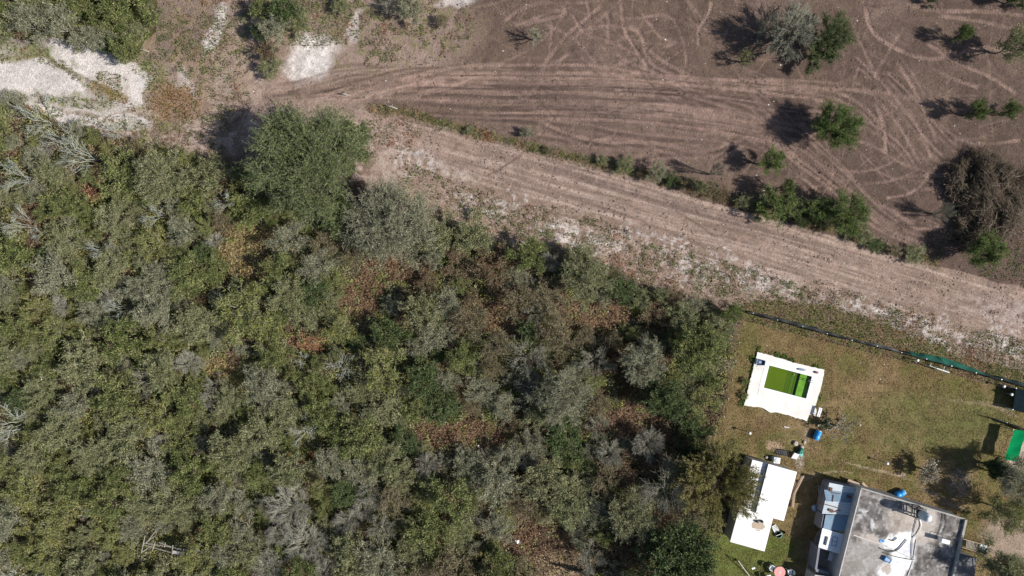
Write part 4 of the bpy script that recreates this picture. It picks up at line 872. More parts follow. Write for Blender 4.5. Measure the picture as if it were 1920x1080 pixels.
MT['algae2'] = surf('olive_algae', (.065,.105,.004), (.045,.08,.004), rough=.8, scale=.7)
MT['ledge2'] = surf('step_algae', (.07,.13,.01), rough=.8)
pool()

# ------------------------------------------------------------------ shed
def wpoly(P, z): return [W(x, y, z)[:2] for x, y in P]
def inset(poly, d):
    c = (sum(p[0] for p in poly)/len(poly), sum(p[1] for p in poly)/len(poly)); out = []
    for p in poly:
        v = Vector((p[0]-c[0], p[1]-c[1])); out.append((p[0]-v.x/v.length*d, p[1]-v.y/v.length*d))
    return out
def shed():
    c = W(1430, 945); o = empty('shed', (c[0], c[1], 0)); tag(o, 'long low shed with a bright white two level roof beside the brown olive tree', 'shed')
    zl, zu = 2.25, 2.62
    low = wpoly([(1411,862),(1493,884.5),(1450,973),(1433.5,1034),(1369,1016)], zl); low = [low[0], W(1492,884,zl)[:2], W(1468,974,zl)[:2], W(1450,970,zl)[:2], W(1433.5,1034,zl)[:2], W(1369,1016,zl)[:2]]
    up = wpoly([(1441,870),(1494.5,885),(1469.5,977),(1417,962.5)], zu)
    MB(o.location).prism(inset(low, .12), -.1, zl-.09).build('wall', MT['plaster'], o)
    r = MB(o.location); r.prism(low, zl-.085, zl); rf = r.build('lower_roof', MT['shedroof'], o)
    m = MB(o.location); m.prism(inset(up, .05), zl+.003, zu-.06); m.build('upper_wall', MT['darkside'], o)
    m = MB(o.location); m.prism(up, zu-.057, zu); ur = m.build('upper_roof', MT['white'], o)
    s = MB(o.location)
    for i, (x, y, rx) in enumerate([(1422,986,12),(1416,983,7),(1428,988,6)]):
        s.prism([W(x+rx*(1+.12*math.sin(5*a_+i))*math.cos(a_), y+rx*.72*(1+.15*math.cos(4*a_))*math.sin(a_), zl)[:2] for a_ in np.linspace(0, 2*math.pi, 22)[:-1]], zl+.002+.002*i, zl+.006+.002*i)
    s.build('dirt_patch', MT['tandirt'], rf)
    for k in range(9):
        t = (k+.5)/9; a = [up[3][n_]*(1-t)+up[0][n_]*t for n_ in (0, 1)]; b = [up[2][n_]*(1-t)+up[1][n_]*t for n_ in (0, 1)]; MB(o.location).bar((*a, zu+.012), (*b, zu+.012), .05, .024).build('seam', MT['white'], ur)
    for k in range(12):
        t = (k+.5)/12; a = [low[5][n_]*(1-t)+low[0][n_]*t for n_ in (0, 1)]; e_ = up[3] if t > .36 else low[4]; f_ = up[0] if t > .36 else low[3]
        q_ = (t-.36)/.64 if t > .36 else t/.36; b = [e_[n_]*(1-q_)+f_[n_]*q_ for n_ in (0, 1)]; MB(o.location).bar((*a, zl+.011), (a[0]*.04+b[0]*.96, a[1]*.04+b[1]*.96, zl+.011), .05, .02).build('seam', MT['shedroof'], rf)
    b = MB(o.location)
    for (x, y) in ((1419,977),(1428,977)): b.lathe(W(x, y, zl), [(.13,0),(.13,.18),(.1,.2),(.1,.28)], 10)
    b.build('roof_vent', MT['black'], rf)
    rng = np.random.RandomState(4); k = 330; t = rng.rand(k); s_ = rng.rand(k)**1.6
    px = 1408-24*t+s_*24+2; py = 872+78*t+s_*5; P = np.array([W(a, b_, zl+.02) for a, b_ in zip(px, py)])-np.array(o.location)
    link('fallen_leaves', npmesh('fallen_leaves', *leaves(rng, P, .09, .04, 2.5), MT['deadleaf']), rf)
    d = MB(o.location)  # door and window on the wall that looks to the house
    a, b_ = low[4], low[3]
    def onwall(t, zz): return (a[0]*(1-t)+b_[0]*t-.06, a[1]*(1-t)+b_[1]*t, zz)
    p0, p1 = onwall(.2, 0), onwall(.45, 0); d.hexa([(p0[0],p0[1],.02),(p0[0]+.04,p0[1]-.01,.02),(p1[0]+.04,p1[1]-.01,.02),(p1[0],p1[1],.02)], [(p0[0],p0[1],2.0),(p0[0]+.04,p0[1]-.01,2.0),(p1[0]+.04,p1[1]-.01,2.0),(p1[0],p1[1],2.0)])
    d.build('door', MT['wood'], o)
MT['shedroof'] = surf('white_roof_sheet', (.82,.82,.81), (.60,.58,.55), scale=.9, contrast=.55, bump=.05)
MT['darkside'] = surf('blue_grey_fascia', (.20,.20,.24), rough=.7)
MT['tandirt'] = surf('tan_dirt', (.42,.34,.26), (.34,.27,.20), scale=3)
MT['deadleaf'] = surf('dead_leaves', (.09,.08,.04), (.12,.09,.05), bump=0)
shed()

# ------------------------------------------------------------------ house
def roofgrid(name, P4, z, parent, origin, painter, mat):
    """a flat roof skin of small faces, coloured by its stains and patches"""
    n = 120; s, t = np.meshgrid(np.linspace(0, 1, n), np.linspace(0, 1, n)); P4 = np.array(P4, float)
    px = (P4[0, 0]*(1-s)+P4[1, 0]*s)*(1-t)+(P4[3, 0]*(1-s)+P4[2, 0]*s)*t; py = (P4[0, 1]*(1-s)+P4[1, 1]*s)*(1-t)+(P4[3, 1]*(1-s)+P4[2, 1]*s)*t
    k = MP*(HC-z)/HC; V = np.stack([(px-960)*k-origin[0], (540-py)*k-origin[1], np.full(px.shape, z)+(fbm(px, py, 20, 5)-.5)*.03-origin[2]], -1).reshape(-1, 3)
    ix = np.arange(n*n).reshape(n, n); F = np.stack([ix[1:, :-1], ix[1:, 1:], ix[:-1, 1:], ix[:-1, :-1]], -1).reshape(-1, 4)
    return link(name, npmesh(name, V, F, mat, True, painter(px, py).reshape(-1, 3)), parent)
def paint_main(px, py):
    wx_ = px+(fbm(px, py, 14, 3)-.5)*16; wy_ = py+(fbm(px, py, 14, 8)-.5)*16; nz = fbm(px, py, 10, 15); c = np.ones(px.shape+(3,))*np.array((.155,.142,.132))
    c *= (.62+.75*sstep(.3, .7, nz))[..., None]*(.8+.4*fbm(px, py, 4, 71, 2))[..., None]
    def b(x, y, rx, ry, colr, k, ro=0, soft=.25):
        nonlocal c
        dx, dy = wx_-x, wy_-y; ca, sa = math.cos(ro), math.sin(ro)
        r = np.sqrt(((dx*ca+dy*sa)/rx)**2+((-dx*sa+dy*ca)/ry)**2); m = ((1-sstep(1-soft, 1+soft, r))*k)[..., None]; c = c*(1-m)+np.array(colr)*m*(.85+.3*nz[..., None])
    b(1705, 985, 42, 30, (.44,.38,.33), .9, .3); b(1735, 985, 22, 34, (.42,.37,.33), .8, .2); b(1690, 965, 30, 10, (.40,.35,.30), .7, .2)
    b(1625, 1040, 36, 30, (.30,.28,.26), .8); b(1600, 1060, 30, 26, (.27,.25,.23), .7); b(1640, 1012, 40, 8, (.42,.36,.32), .8, .3)
    b(1685, 1015, 34, 13, (.80,.80,.80), .95, -.2, .2); b(1693, 1045, 22, 26, (.78,.78,.78), .9, .2, .2); b(1670, 1075, 28, 20, (.78,.77,.76), .9, .1, .25); b(1700, 1030, 18, 12, (.6,.6,.66), .8)
    b(1678, 985, 9, 14, (.24,.21,.18), .7, .2); b(1660, 1066, 10, 8, (.34,.27,.21), .8); b(1620, 958, 8, 3, (.5,.5,.5), .8); b(1638, 985, 4, 12, (.55,.55,.55), .8, -.2); b(1614, 970, 6, 3, (.5,.5,.5), .6); b(1668, 1008, 5, 10, (.7,.7,.7), .8, .3)
    b(1630, 930, 60, 4, (.28,.25,.23), .7, .27); b(1800, 1060, 20, 20, (.12,.12,.13), .6)
    k = sstep(.60, .68, fbm(px, py, 6, 33))[..., None]*.5; c = c*(1-k)+np.array((.42,.41,.40))*k
    dk = sstep(.52, .66, fbm(px, py, 22, 83))[..., None]*.35; c = c*(1-dk)+c*np.array((.55,.5,.46))*dk; c *= (.82+.36*fbm(px, py, 2.5, 91, 2))[..., None]
    return np.clip(c, 0, .85)
MT['roofpaint'] = attrmat('stained_roof', fine=10, amt=.25, bump=.25)
ZM = 2.75
def house():
    c = W(1690, 1010); o = empty('house', (c[0], c[1], 0)); tag(o, 'flat roofed grey house with stained concrete roof at the bottom right', 'house'); O = o.location
    P = [(1614.5,914),(1811,973),(1760,1190),(1545,1190)]; q = wpoly(P, ZM)
    MB(O).prism(inset(q, .10), -.1, ZM-.1).build('wall', MT['plaster'], o)
    MB(O).prism(q, ZM-.097, ZM-.03).build('roof_slab', MT['concrete'], o)
    roof = roofgrid('roof', P, ZM, o, O, paint_main, MT['roofpaint'])
    def edge(name, a, b, w_, h_, mat, z=ZM):
        return MB(O).bar(W(*a, z+h_/2), W(*b, z+h_/2), w_, h_).build(name, mat, roof)
    edge('parapet', (1810.5,974), (1762,1188), .22, .26, MT['concrete']); edge('parapet', (1614,915), (1808,973), .14, .10, MT['concrete']); edge('parapet', (1614.5,918), (1546,1188), .10, .05, MT['whitegrey'])
    m = MB(O)   # joint and kerb lines across the roof
    for a, b, w_ in (((1600,1003),(1664,1024),.10),((1660,1024),(1716,1050),.09),((1718,1012),(1712,1050),.07),((1712,1052),(1702,1080),.09)): m.bar(W(*a, ZM+.03), W(*b, ZM+.03), w_, .06)
    m.build('roof_kerb', MT['whitegrey'], roof)
    # cables and hoses lying on the roof
    def hose(name, pts, r, mat): MB(O).tube([W(x, y, ZM+.04+r) for x, y in catmull(pts, 4)], r, 6).build(name, mat, roof)
    hose('hose', [(1723,970),(1727,985),(1720,1000),(1712,1008)], .04, MT['metal']); hose('cable', [(1719,970),(1713,995),(1710,1020),(1709,1050)], .03, MT['black'])
    hose('cable', [(1768,962),(1765,985),(1758,1004)], .025, MT['black']); hose('cable', [(1773,964),(1774,985),(1767,1002)], .025, MT['black']); hose('hose', [(1650,1028),(1668,1034),(1684,1030),(1700,1012)], .05, MT['darkmetal'])
    hose('hose', [(1668,1012),(1675,1014),(1682,1008)], .05, MT['darkmetal']); hose('pipe', [(1722,953),(1740,959)], .07, MT['whitegrey']); hose('cable', [(1655,1036),(1680,1044),(1712,1050)], .03, MT['black'])
    # strip of loose rubble along the north edge
    # lower roof at the right
    q2 = wpoly([(1798,1037),(1832,1046),(1812,1190),(1764,1190)], 2.2); MB(O).prism(inset(q2, .1), -.1, 2.12).build('porch_wall', MT['plaster'], o); MB(O).prism(q2, 2.125, 2.2).build('porch_roof', MT['darkroof'], o)
    # the annex of sheet metal roofs, left
    za = 1.75
    def sheet(name, P_, z, mat, sag=.0, ribs=True):
        m = MB(O); a, b, c_, d_ = [Vector(W(x, y, z)) for x, y in P_]; n = 26; vs = []; fs = []
        for i in range(n+1):
            for j in range(2):
                t = i/n; e0 = a.lerp(d_, t); e1 = b.lerp(c_, t); p = e0 if j == 0 else e1; vs.append((p.x, p.y, p.z+(.045 if i % 2 else 0)))
        for i in range(n): fs.append((2*i, 2*i+1, 2*i+3, 2*i+2))
        m.add(vs, fs); return m.build(name, mat, o)
    A = wpoly([(1556,906),(1609,917),(1582,1010),(1537,1002)], za-.1)
    def wall(a, b, z1, w_=.15, z0=-.05):
        m = MB(O)
        a = W(*a, z1); b = W(*b, z1); m.hexa(*[[(p[0], p[1], zz) for p in rect(a, b, w_)] for zz in (z0, z1)]); m.build('annex_wall', MT['darkside'], o)
    def rect(a, b, w_):
        d_ = Vector((b[0]-a[0], b[1]-a[1])).normalized(); n_ = Vector((-d_.y, d_.x))*w_/2
        return [(a[0]-n_.x, a[1]-n_.y), (b[0]-n_.x, b[1]-n_.y), (b[0]+n_.x, b[1]+n_.y), (a[0]+n_.x, a[1]+n_.y)]
    wall((1557,907), (1544,962), 1.6); wall((1545,965), (1540,992), 1.6); wall((1558,907), (1606,917), 1.6)
    wall((1536,1027), (1530,1068), 1.75, .2); wall((1539,1027), (1570,1036), 1.6, .12); wall((1530,1069), (1556,1077), 1.6, .3)
    s1 = sheet('annex_roof', [(1555,905),(1611,916),(1593,966),(1541,963)], za, MT['palesheet']); s2 = sheet('annex_roof', [(1548,965),(1594,966),(1585,996),(1543,993)], za-.06, MT['bluesheet']); s3 = sheet('annex_roof', [(1542,990),(1588,1004),(1578,1040),(1534,1026)], za+.02, MT['whitesheet'])
    sheet('annex_roof', [(1545,918),(1600,925),(1596,942),(1549,940)], za+.035, MT['bluesheet'])
    t = MB(O)   # bits lying on the sheets
    for a, b, w_ in (((1563,928),(1561,941),.06),((1548,946),(1574,953),.07),((1558,961),(1576,957),.05),((1559,924),(1576,926),.05)): t.bar(W(*a, za+.10), W(*b, za+.10), w_, .05)
    t.box(W(1558,957, za+.1), (.45,.28,.08), -.3); t.box(W(1592,931, za+.1), (.45,.22,.1), -.3); t.box(W(1558,918, za+.1), (.25,.4,.08), -.2); t.build('scrap', MT['rustmetal'], s1)
    u = MB(O); u.bar(W(1551,1006,za+.1), W(1547,1022,za+.1), .18, .12); u.build('dark_bar', MT['darkmetal'], s3)
    u = MB(O)
    for a, b in (((1562,1006),(1559,1024)),((1571,1008),(1567,1025)),((1562,1006),(1571,1008)),((1560,1022),(1568,1024)),((1561,1014),(1569,1016))): u.bar(W(*a, za+.1), W(*b, za+.1), .06, .04)
    u.build('metal_frame', MT['bluegrey'], s3)
    # paved patio to the left and inside the roofless room
    MB(O).prism(wpoly([(1512,1065),(1522,1030),(1532,1000),(1545,985),(1570,1000),(1560,1080),(1530,1082)], .06), -.1, .06).build('patio', MT['concrete'], o)
    MB(O).prism(wpoly([(1528,1078),(1560,1082),(1545,1140),(1515,1130)], 2.0), 1.9, 2.0).build('lean_to_roof', MT['whitegrey'], o)
    MB(O).prism(inset(wpoly([(1528,1078),(1560,1082),(1545,1140),(1515,1130)], 2.0), .15), -.1, 1.895).build('lean_to_wall', MT['plaster'], o)
MT['whitegrey'] = surf('pale_grey_concrete', (.52,.50,.48), (.36,.34,.32), scale=2)
MT['darkroof'] = surf('dark_grey_roof', (.13,.13,.14), (.09,.09,.10), scale=1.5)
house()
def on_roof():
    # water tank on its stand
    b = W(1712, 956, ZM); h = 1.35; o = empty('water_tank', (b[0], b[1], ZM)); tag(o, 'round white lidded water tank on a tall stand on the house roof', 'water tank'); O = o.location
    m = MB(O)
    for dx, dy in ((-.4,-.4),(.4,-.4),(.4,.4),(-.4,.4)): m.bar((b[0]+dx*1.2, b[1]+dy*1.2, ZM), (b[0]+dx*.9, b[1]+dy*.9, ZM+h), .09)
    for zz in (.45, .95):
        for k in range(4):
            q = ((-.4,-.4),(.4,-.4),(.4,.4),(-.4,.4)); a, c = q[k], q[(k+1) % 4]; m.bar((b[0]+a[0]*1.1, b[1]+a[1]*1.1, ZM+zz), (b[0]+c[0]*1.1, b[1]+c[1]*1.1, ZM+zz), .06)
    m.box((b[0], b[1], ZM+h+.03), (1.0, 1.0, .06)); m.build('stand', MT['darkmetal'], o)
    MB(O).lathe((b[0], b[1], ZM+h+.062), [(.36,0),(.42,.05),(.42,.45),(.44,.5),(.42,.55),(.42,.95),(.36,1.08),(.2,1.16),(.15,1.17)], 24).build('tank', MT['palesheet'], o, True)
    MB(O).lathe((b[0], b[1], ZM+h+1.2), [(.16,0),(.26,.03),(.26,.09),(.05,.12)], 20).build('lid', MT['whiteplastic'], o, True)
    b = W(1762, 1009, ZM); o = empty('roof_cooler', (b[0], b[1], ZM)); tag(o, 'white boxy heater standing on the dark right part of the house roof', 'heater'); O = o.location
    MB(O).box((b[0], b[1], ZM+.75), (.85, .42, .42), -.25).build('body', MT['whiteplastic'], o, bevel=.03)
    m = MB(O)
    for dx, dy in ((-.33,.2),(.33,.05),(-.33,-.05),(.33,-.2)): m.bar((b[0]+dx, b[1]+dy*.6, ZM), (b[0]+dx, b[1]+dy*.6, ZM+.54), .05)
    m.build('frame', MT['darkmetal'], o); MB(O).tube([(b[0]-.1,b[1]+.2,ZM+.8),(b[0]-.1,b[1]+.45,ZM+.7),(b[0]-.1,b[1]+.5,ZM+.05)], .03, 8).build('pipe', MT['metal'], o)
    for (x, y, lab, mt) in ((1654,1014,'small blue cloth lying on the white roof stain upper','blue'),(1662,1048,'blue crate lying on the white roof stain lower','blue')):
        b = W(x, y, ZM); o = empty('crate' if 'crate' in lab else 'cloth', (b[0], b[1], ZM+.02)); tag(o, lab, 'crate' if 'crate' in lab else 'cloth'); O = o.location; s = .62 if 'crate' in lab else .42
        if 'crate' in lab:
            m = MB(O); m.box((b[0], b[1], ZM+.05), (s, s*.7, .03), -.5)
            for k in (-1, 1):
                ca, sa = math.cos(-.5), math.sin(-.5); m.box((b[0]-sa*k*s*.35, b[1]+ca*k*s*.35, ZM+.17), (s, .03, .25), -.5); m.box((b[0]+ca*k*s*.5, b[1]+sa*k*s*.5, ZM+.17), (.03, s*.7, .25), -.5)
            m.build('body', MT['blue'], o)
            MB(O).box((b[0], b[1], ZM+.24), (s*.8, s*.5, .04), -.5).build('contents', MT['bluegrey'], o)
        else:
            vs = []; n = 7
            for i in range(n):
                for j in range(n): u, v = i/(n-1)-.5, j/(n-1)-.5; vs.append((b[0]+u*s+.05*math.sin(v*9), b[1]+v*s*.6-.25*u*s, ZM+.06+.03*math.sin(7*u+5*v)))
            MB(O).add(vs, [(i*n+j, (i+1)*n+j, (i+1)*n+j+1, i*n+j+1) for i in range(n-1) for j in range(n-1)]).build('folds', MT['blue'], o, True)
    r = W(1640, 924, ZM)
on_roof()

# ------------------------------------------------------------------ fences
def fence(name, pts, label, segs, hh=1.5, lean=(.12, .2), postm='metal', spacing=44, top=True):
    """pts: pixels of the fence foot; segs: list of (from, to, material) as fractions of its length"""
    P = catmull(pts, 10); lastp = P[-1]; D = np.concatenate([[0], np.cumsum(np.linalg.norm(np.diff(P, axis=0), axis=1))]); tot = D[-1]
    at = lambda t: np.array([np.interp(t*tot, D, P[:, 0]), np.interp(t*tot, D, P[:, 1])])
    a = W(*at(0)); o = empty(name, (a[0], a[1], 0)); tag(o, label, 'fence'); O = o.location
    rg = random.Random(len(pts)*7)
    n = max(2, int(tot/spacing))
    for k in range(n+1):
        p = W(*at(k/n)); m = MB(O); m.tube([(p[0], p[1], -.1), (p[0]+rg.uniform(-.04, .04), p[1]+rg.uniform(-.04, .04), hh+.12)], .05, 6); m.build('post', MT[postm], o)
    m = MB(O)
    for zz in ((.4, .9, hh) if top else (.5, 1.0, hh)):
        pr = [(*W(*at(t))[:2], zz) for t in np.linspace(0, 1, max(2, int(tot/24)))]; m.tube(pr, .010, 4)
    m.build('wire', MT['darkmetal'], o)
    for (t0, t1, mt, ln) in segs:
        k = max(3, int((t1-t0)*tot/4)); vs = []; fs = []
        for i in range(k+1):
            q = W(*at(t0+(t1-t0)*i/k)); w1 = ln*(.45+.55*math.sin(math.pi*i/k))+rg.uniform(-.03, .03)
            for j, (zz, f) in enumerate(((0, 1), (hh*.5, .5), (hh, 0))): vs.append((q[0]+w1*f*.25+.02*math.sin(i*1.3+j), q[1]+w1*f+.04*math.sin(i*.8+j*2), zz+.02*math.sin(i)))
        for i in range(k):
            for j in range(2): fs.append((i*3+j, (i+1)*3+j, (i+1)*3+j+1, i*3+j+1))
        MB(O).add(vs, fs).build('shade_net', MT[mt], o)
    return o
MT['palenet'] = surf('faded_pale_net', (.16,.16,.14), (.26,.25,.22), scale=1)
MT['darknet2'] = surf('dark_green_net', (.02,.05,.045), (.03,.08,.065), scale=1)
fence('net_fence', [(1400,586),(1513,617),(1620,645),(1698,665),(1773,685),(1851,706),(1920,726),(1990,745)], 'long yard fence hung with dark and green shade net along the dirt road',
      [(0,.34,'darknet',.42),(.34,.50,'palenet',.36),(.50,.74,'greennet',.7),(.74,1,'darknet2',.42)], hh=1.7)
fence('wire_fence', [(1386,606),(1374,660),(1366,700),(1360,735),(1345,800),(1336,845)], 'thin wire fence on pale posts between the thicket and the yard', [], hh=1.3, postm='whitegrey', spacing=34, top=False)
fence('wire_fence', [(1030,1048),(1045,1053),(1075,1062),(1110,1072)], 'dark wire fence at the bottom edge beside the small rusty patch', [(0,1,'darknet',.0)], hh=1.2, postm='darkmetal', spacing=30)
fence('plank_edge_fence', [(1868,786),(1895,796),(1925,808),(1960,822)], 'short pale topped screen fence above the green tarpaulin', [(0,1,'darknet2',.0)], hh=1.5, postm='whitegrey', spacing=30)

# ------------------------------------------------------------------ things in the yard
def thing(name, px, py, label, cat, z=0, group=None):
    p = W(px, py, z); o = empty(name, p); tag(o, label, cat, group); return o, p, o.location
def tarp():
    o, p, O = thing('tarpaulin_canopy', 1900, 835, 'bright green tarpaulin canopy on posts at the right edge', 'canopy')
    z = 1.3; a, b, c, d_ = [W(*q, z) for q in ((1901,806),(1923,808),(1909,866),(1884,862))]; n = 10; vs = []
    for i in range(n+1):
        for j in range(n+1):
            s, t = i/n, j/n; x = (a[0]*(1-s)+b[0]*s)*(1-t)+(d_[0]*(1-s)+c[0]*s)*t; y = (a[1]*(1-s)+b[1]*s)*(1-t)+(d_[1]*(1-s)+c[1]*s)*t
            vs.append((x+.05*math.sin(t*7), y, z-.08*math.sin(math.pi*s)*math.sin(math.pi*t)+.035*math.sin(t*14+s*5)))
    MB(O).add(vs, [(i*(n+1)+j, (i+1)*(n+1)+j, (i+1)*(n+1)+j+1, i*(n+1)+j+1) for i in range(n) for j in range(n)]).build('tarpaulin', MT['green'], o, True)
    for q in (a, b, c, d_): MB(O).tube([(q[0], q[1], 0), (q[0], q[1], z)], .04, 8).build('post', MT['metal'], o)
tarp()
def canopy():
    o, p, O = thing('net_canopy', 1915, 752, 'black shade net canopy at the right edge inside the yard fence', 'canopy'); z = 1.05
    q = [W(*k, z) for k in ((1905,728),(1990,748),(1990,792),(1899,768))]
    n = 8; vs = []
    for i in range(n+1):
        for j in range(n+1):
            s, t = i/n, j/n; x = (q[0][0]*(1-s)+q[1][0]*s)*(1-t)+(q[3][0]*(1-s)+q[2][0]*s)*t; y = (q[0][1]*(1-s)+q[1][1]*s)*(1-t)+(q[3][1]*(1-s)+q[2][1]*s)*t; vs.append((x, y, z-.15*math.sin(math.pi*s)*math.sin(math.pi*t)))
    MB(O).add(vs, [(i*(n+1)+j, (i+1)*(n+1)+j, (i+1)*(n+1)+j+1, i*(n+1)+j+1) for i in range(n) for j in range(n)]).build('shade_net', MT['blacknet'], o)
    for k in q: MB(O).tube([(k[0], k[1], 0), (k[0], k[1], z+.05)], .05, 8).build('post', MT['whiteplastic'], o)
canopy()
def barrel(px, py, ang, label, lying=True):
    o, p, O = thing('barrel', px, py, label, 'barrel'); r, L = .32, .95; d_ = Vector((math.cos(ang), math.sin(ang), 0)); c = Vector((p[0], p[1], r))
    prof = [(.0,.28),(.02,.31),(.2,.32),(.3,.335),(.34,.32),(.62,.32),(.66,.335),(.7,.32),(.93,.31),(.95,.27)]
    MB(O).tube([c+d_*(t-L/2) for t, q in prof], [q for t, q in prof], 20).build('body', MT['blue'], o, True)
    MB(O).tube([c+d_*(L/2-.01), c+d_*(L/2+.05)], .25, 18).build('lid', MT['whiteplastic'], o, True)
barrel(1530, 815, 1.15, 'bright blue barrel lying on the lawn below the pool')
def bench():
    o, p, O = thing('bench', 1532, 771, 'small white bench at the lower right corner of the pool deck', 'bench'); a = -1.36+math.pi/2+1.2
    a = math.atan2(W(1528,782)[1]-W(1533,766)[1], W(1528,782)[0]-W(1533,766)[0]); m = MB(O)
    for k in (-.09, .09): m.box((p[0]-math.sin(a)*k, p[1]+math.cos(a)*k, .58), (.95, .13, .04), a)
    m.build('seat', MT['whiteplastic'], o)
    for s in (-.4, .4): MB(O).box((p[0]+math.cos(a)*s, p[1]+math.sin(a)*s, .28), (.05, .3, .56), a).build('leg', MT['whiteplastic'], o)
bench()
def tub(px, py, w_, l_, ang, label, mat, name='plastic_tub'):
    o, p, O = thing(name, px, py, label, 'tub', .15); ca, sa = math.cos(ang), math.sin(ang)
    def P(x, y, z): return (p[0]+x*ca-y*sa, p[1]+x*sa+y*ca, z)
    def ring(k, z): return [P(x*k, y*k, z) for x, y in ((-l_/2,-w_/2),(l_/2,-w_/2*.75),(l_/2,w_/2*.75),(-l_/2,w_/2))]
    R = [ring(.8, .16), ring(1, .42), ring(1.08, .43), ring(1.08, .40)]; I = [ring(.94, .42), ring(.72, .2)]
    vs = sum(R, [])+sum(I, []); fs = [(3, 2, 1, 0)]
    for a, b in ((0, 1), (1, 2), (1, 4), (4, 5)):
        for k in range(4): fs.append((a*4+k, a*4+(k+1) % 4, b*4+(k+1) % 4, b*4+k))
    fs.append((20, 21, 22, 23)); MB(O).add(vs, fs).build('shell', mat, o)
    MB(O).box(P(0, 0, .215), (l_*.3, w_*.3, .03), ang).build('bottom', MT['bluegrey'], o)
tub(1425, 679, .62, .82, -.15, 'dark blue plastic tub on the upper left corner of the pool deck', MT['darkblue'])
def flat_toy(px, py, sx, sy, ang, label, name, cat, mat, z=.16, h=.12):
    o, p, O = thing(name, px, py, label, cat, z); m = MB(O); n = 14; ca, sa = math.cos(ang), math.sin(ang); rings = []
    for k, zz in ((.75, 0), (1, h*.35), (.95, h*.75), (.55, h)):
        rings.append([(p[0]+sx*k*math.cos(t)*ca-sy*k*math.sin(t)*sa, p[1]+sx*k*math.cos(t)*sa+sy*k*math.sin(t)*ca, z+zz) for t in np.linspace(0, 2*math.pi, n+1)[:-1]])
    vs = sum(rings, []); fs = [tuple(range(n))[::-1], tuple(range(3*n, 4*n))]+[(i*n+k, i*n+(k+1) % n, (i+1)*n+(k+1) % n, (i+1)*n+k) for i in range(3) for k in range(n)]
    m.add(vs, fs).build('body', mat, o, True); MB(O).bar((p[0]-sx*.4*ca, p[1]-sx*.4*sa, z+h+.02), (p[0]+sx*.4*ca, p[1]+sx*.4*sa, z+h+.02), .05, .03).build('handle', MT['darkmetal'], o); return o
flat_toy(1503, 693, .48, .13, -.15, 'long blue grey float on the upper edge of the pool deck', 'pool_float', 'float', MT['bluegrey'])
flat_toy(1530, 698, .24, .13, -.2, 'small purple float near the upper right corner of the pool deck', 'pool_float', 'float', MT['purple'])
flat_toy(1401, 741.5, .14, .16, 0, 'round tan stain like mat at the left edge of the pool deck', 'door_mat', 'mat', MT['tandirt'], h=.02)
# table and chairs at the bottom
def table_set():
    o, p, O = thing('round_table', 1462, 1072, 'round pink table with a white centre near the bottom edge', 'table', 0); R = .58
    c = W(1462, 1073, .74); MB(O).lathe((c[0], c[1], .70), [(R-.02,0),(R,.01),(R,.035),(R-.02,.045),(.1,.047)], 28).build('tabletop', MT['pink'], o)
    MB(O).lathe((c[0], c[1], .748), [(.14,0),(.14,.012),(.02,.014)], 16).build('centre_disc', MT['whitegrey'], o)
    for k in range(4):
        t = k*math.pi/2+.5; MB(O).tube([(c[0]+.5*math.cos(t), c[1]+.5*math.sin(t), 0), (c[0]+.25*math.cos(t), c[1]+.25*math.sin(t), .7)], .022, 8).build('leg', MT['whiteplastic'], o)
    def chair(px, py, a, label):
        o2, q, O2 = thing('garden_chair', px, py, label, 'chair', .0, 'white plastic chairs round the pink table'); ca, sa = math.cos(a), math.sin(a)
        P = lambda x, y, z: (q[0]+x*ca-y*sa, q[1]+x*sa+y*ca, z)
        MB(O2).box(P(0, 0, .43), (.44, .46, .035), a).build('seat', MT['whiteplastic'], o2, bevel=.01)
        m = MB(O2)    # curved back: x- side
        n = 8
        for i in range(n):
            t0, t1 = (-1+2*i/n)*1.0, (-1+2*(i+1)/n)*1.0; f = lambda t, z: P(-.08-.24*math.cos(t)-(z-.45)*.2, .29*math.sin(t)/.84, z)
            m.hexa([f(t0,.45), f(t1,.45), f(t1*.95,.44), f(t0*.95,.44)], [f(t0,.84-.12*t0*t0), f(t1,.84-.12*t1*t1), f(t1*.86,.84-.12*t1*t1), f(t0*.86,.84-.12*t0*t0)])
        m.build('backrest', MT['whiteplastic'], o2)
        for s in (-1, 1): MB(O2).tube([P(.2, .26*s, .0), P(.18, .25*s, .62), P(-.2, .27*s, .66)], .03, 6).build('armrest', MT['whiteplastic'], o2)
        for sx in (-.2, .2):
            for sy in (-.2, .2): MB(O2).tube([P(sx*1.1, sy*1.1, 0), P(sx, sy, .42)], .025, 6).build('leg', MT['whiteplastic'], o2)
    d0 = lambda x, y: math.atan2(-(1073-y), 1462-x)
    for (x, y, l) in ((1444,1061,'white plastic chair at the upper left of the pink table'),(1439,1079,'white plastic chair at the lower left of the pink table'),(1478,1069,'white plastic chair at the right of the pink table'),(1467,1092,'white plastic chair below the pink table')):
        chair(x, y, d0(x, y), l)
table_set()
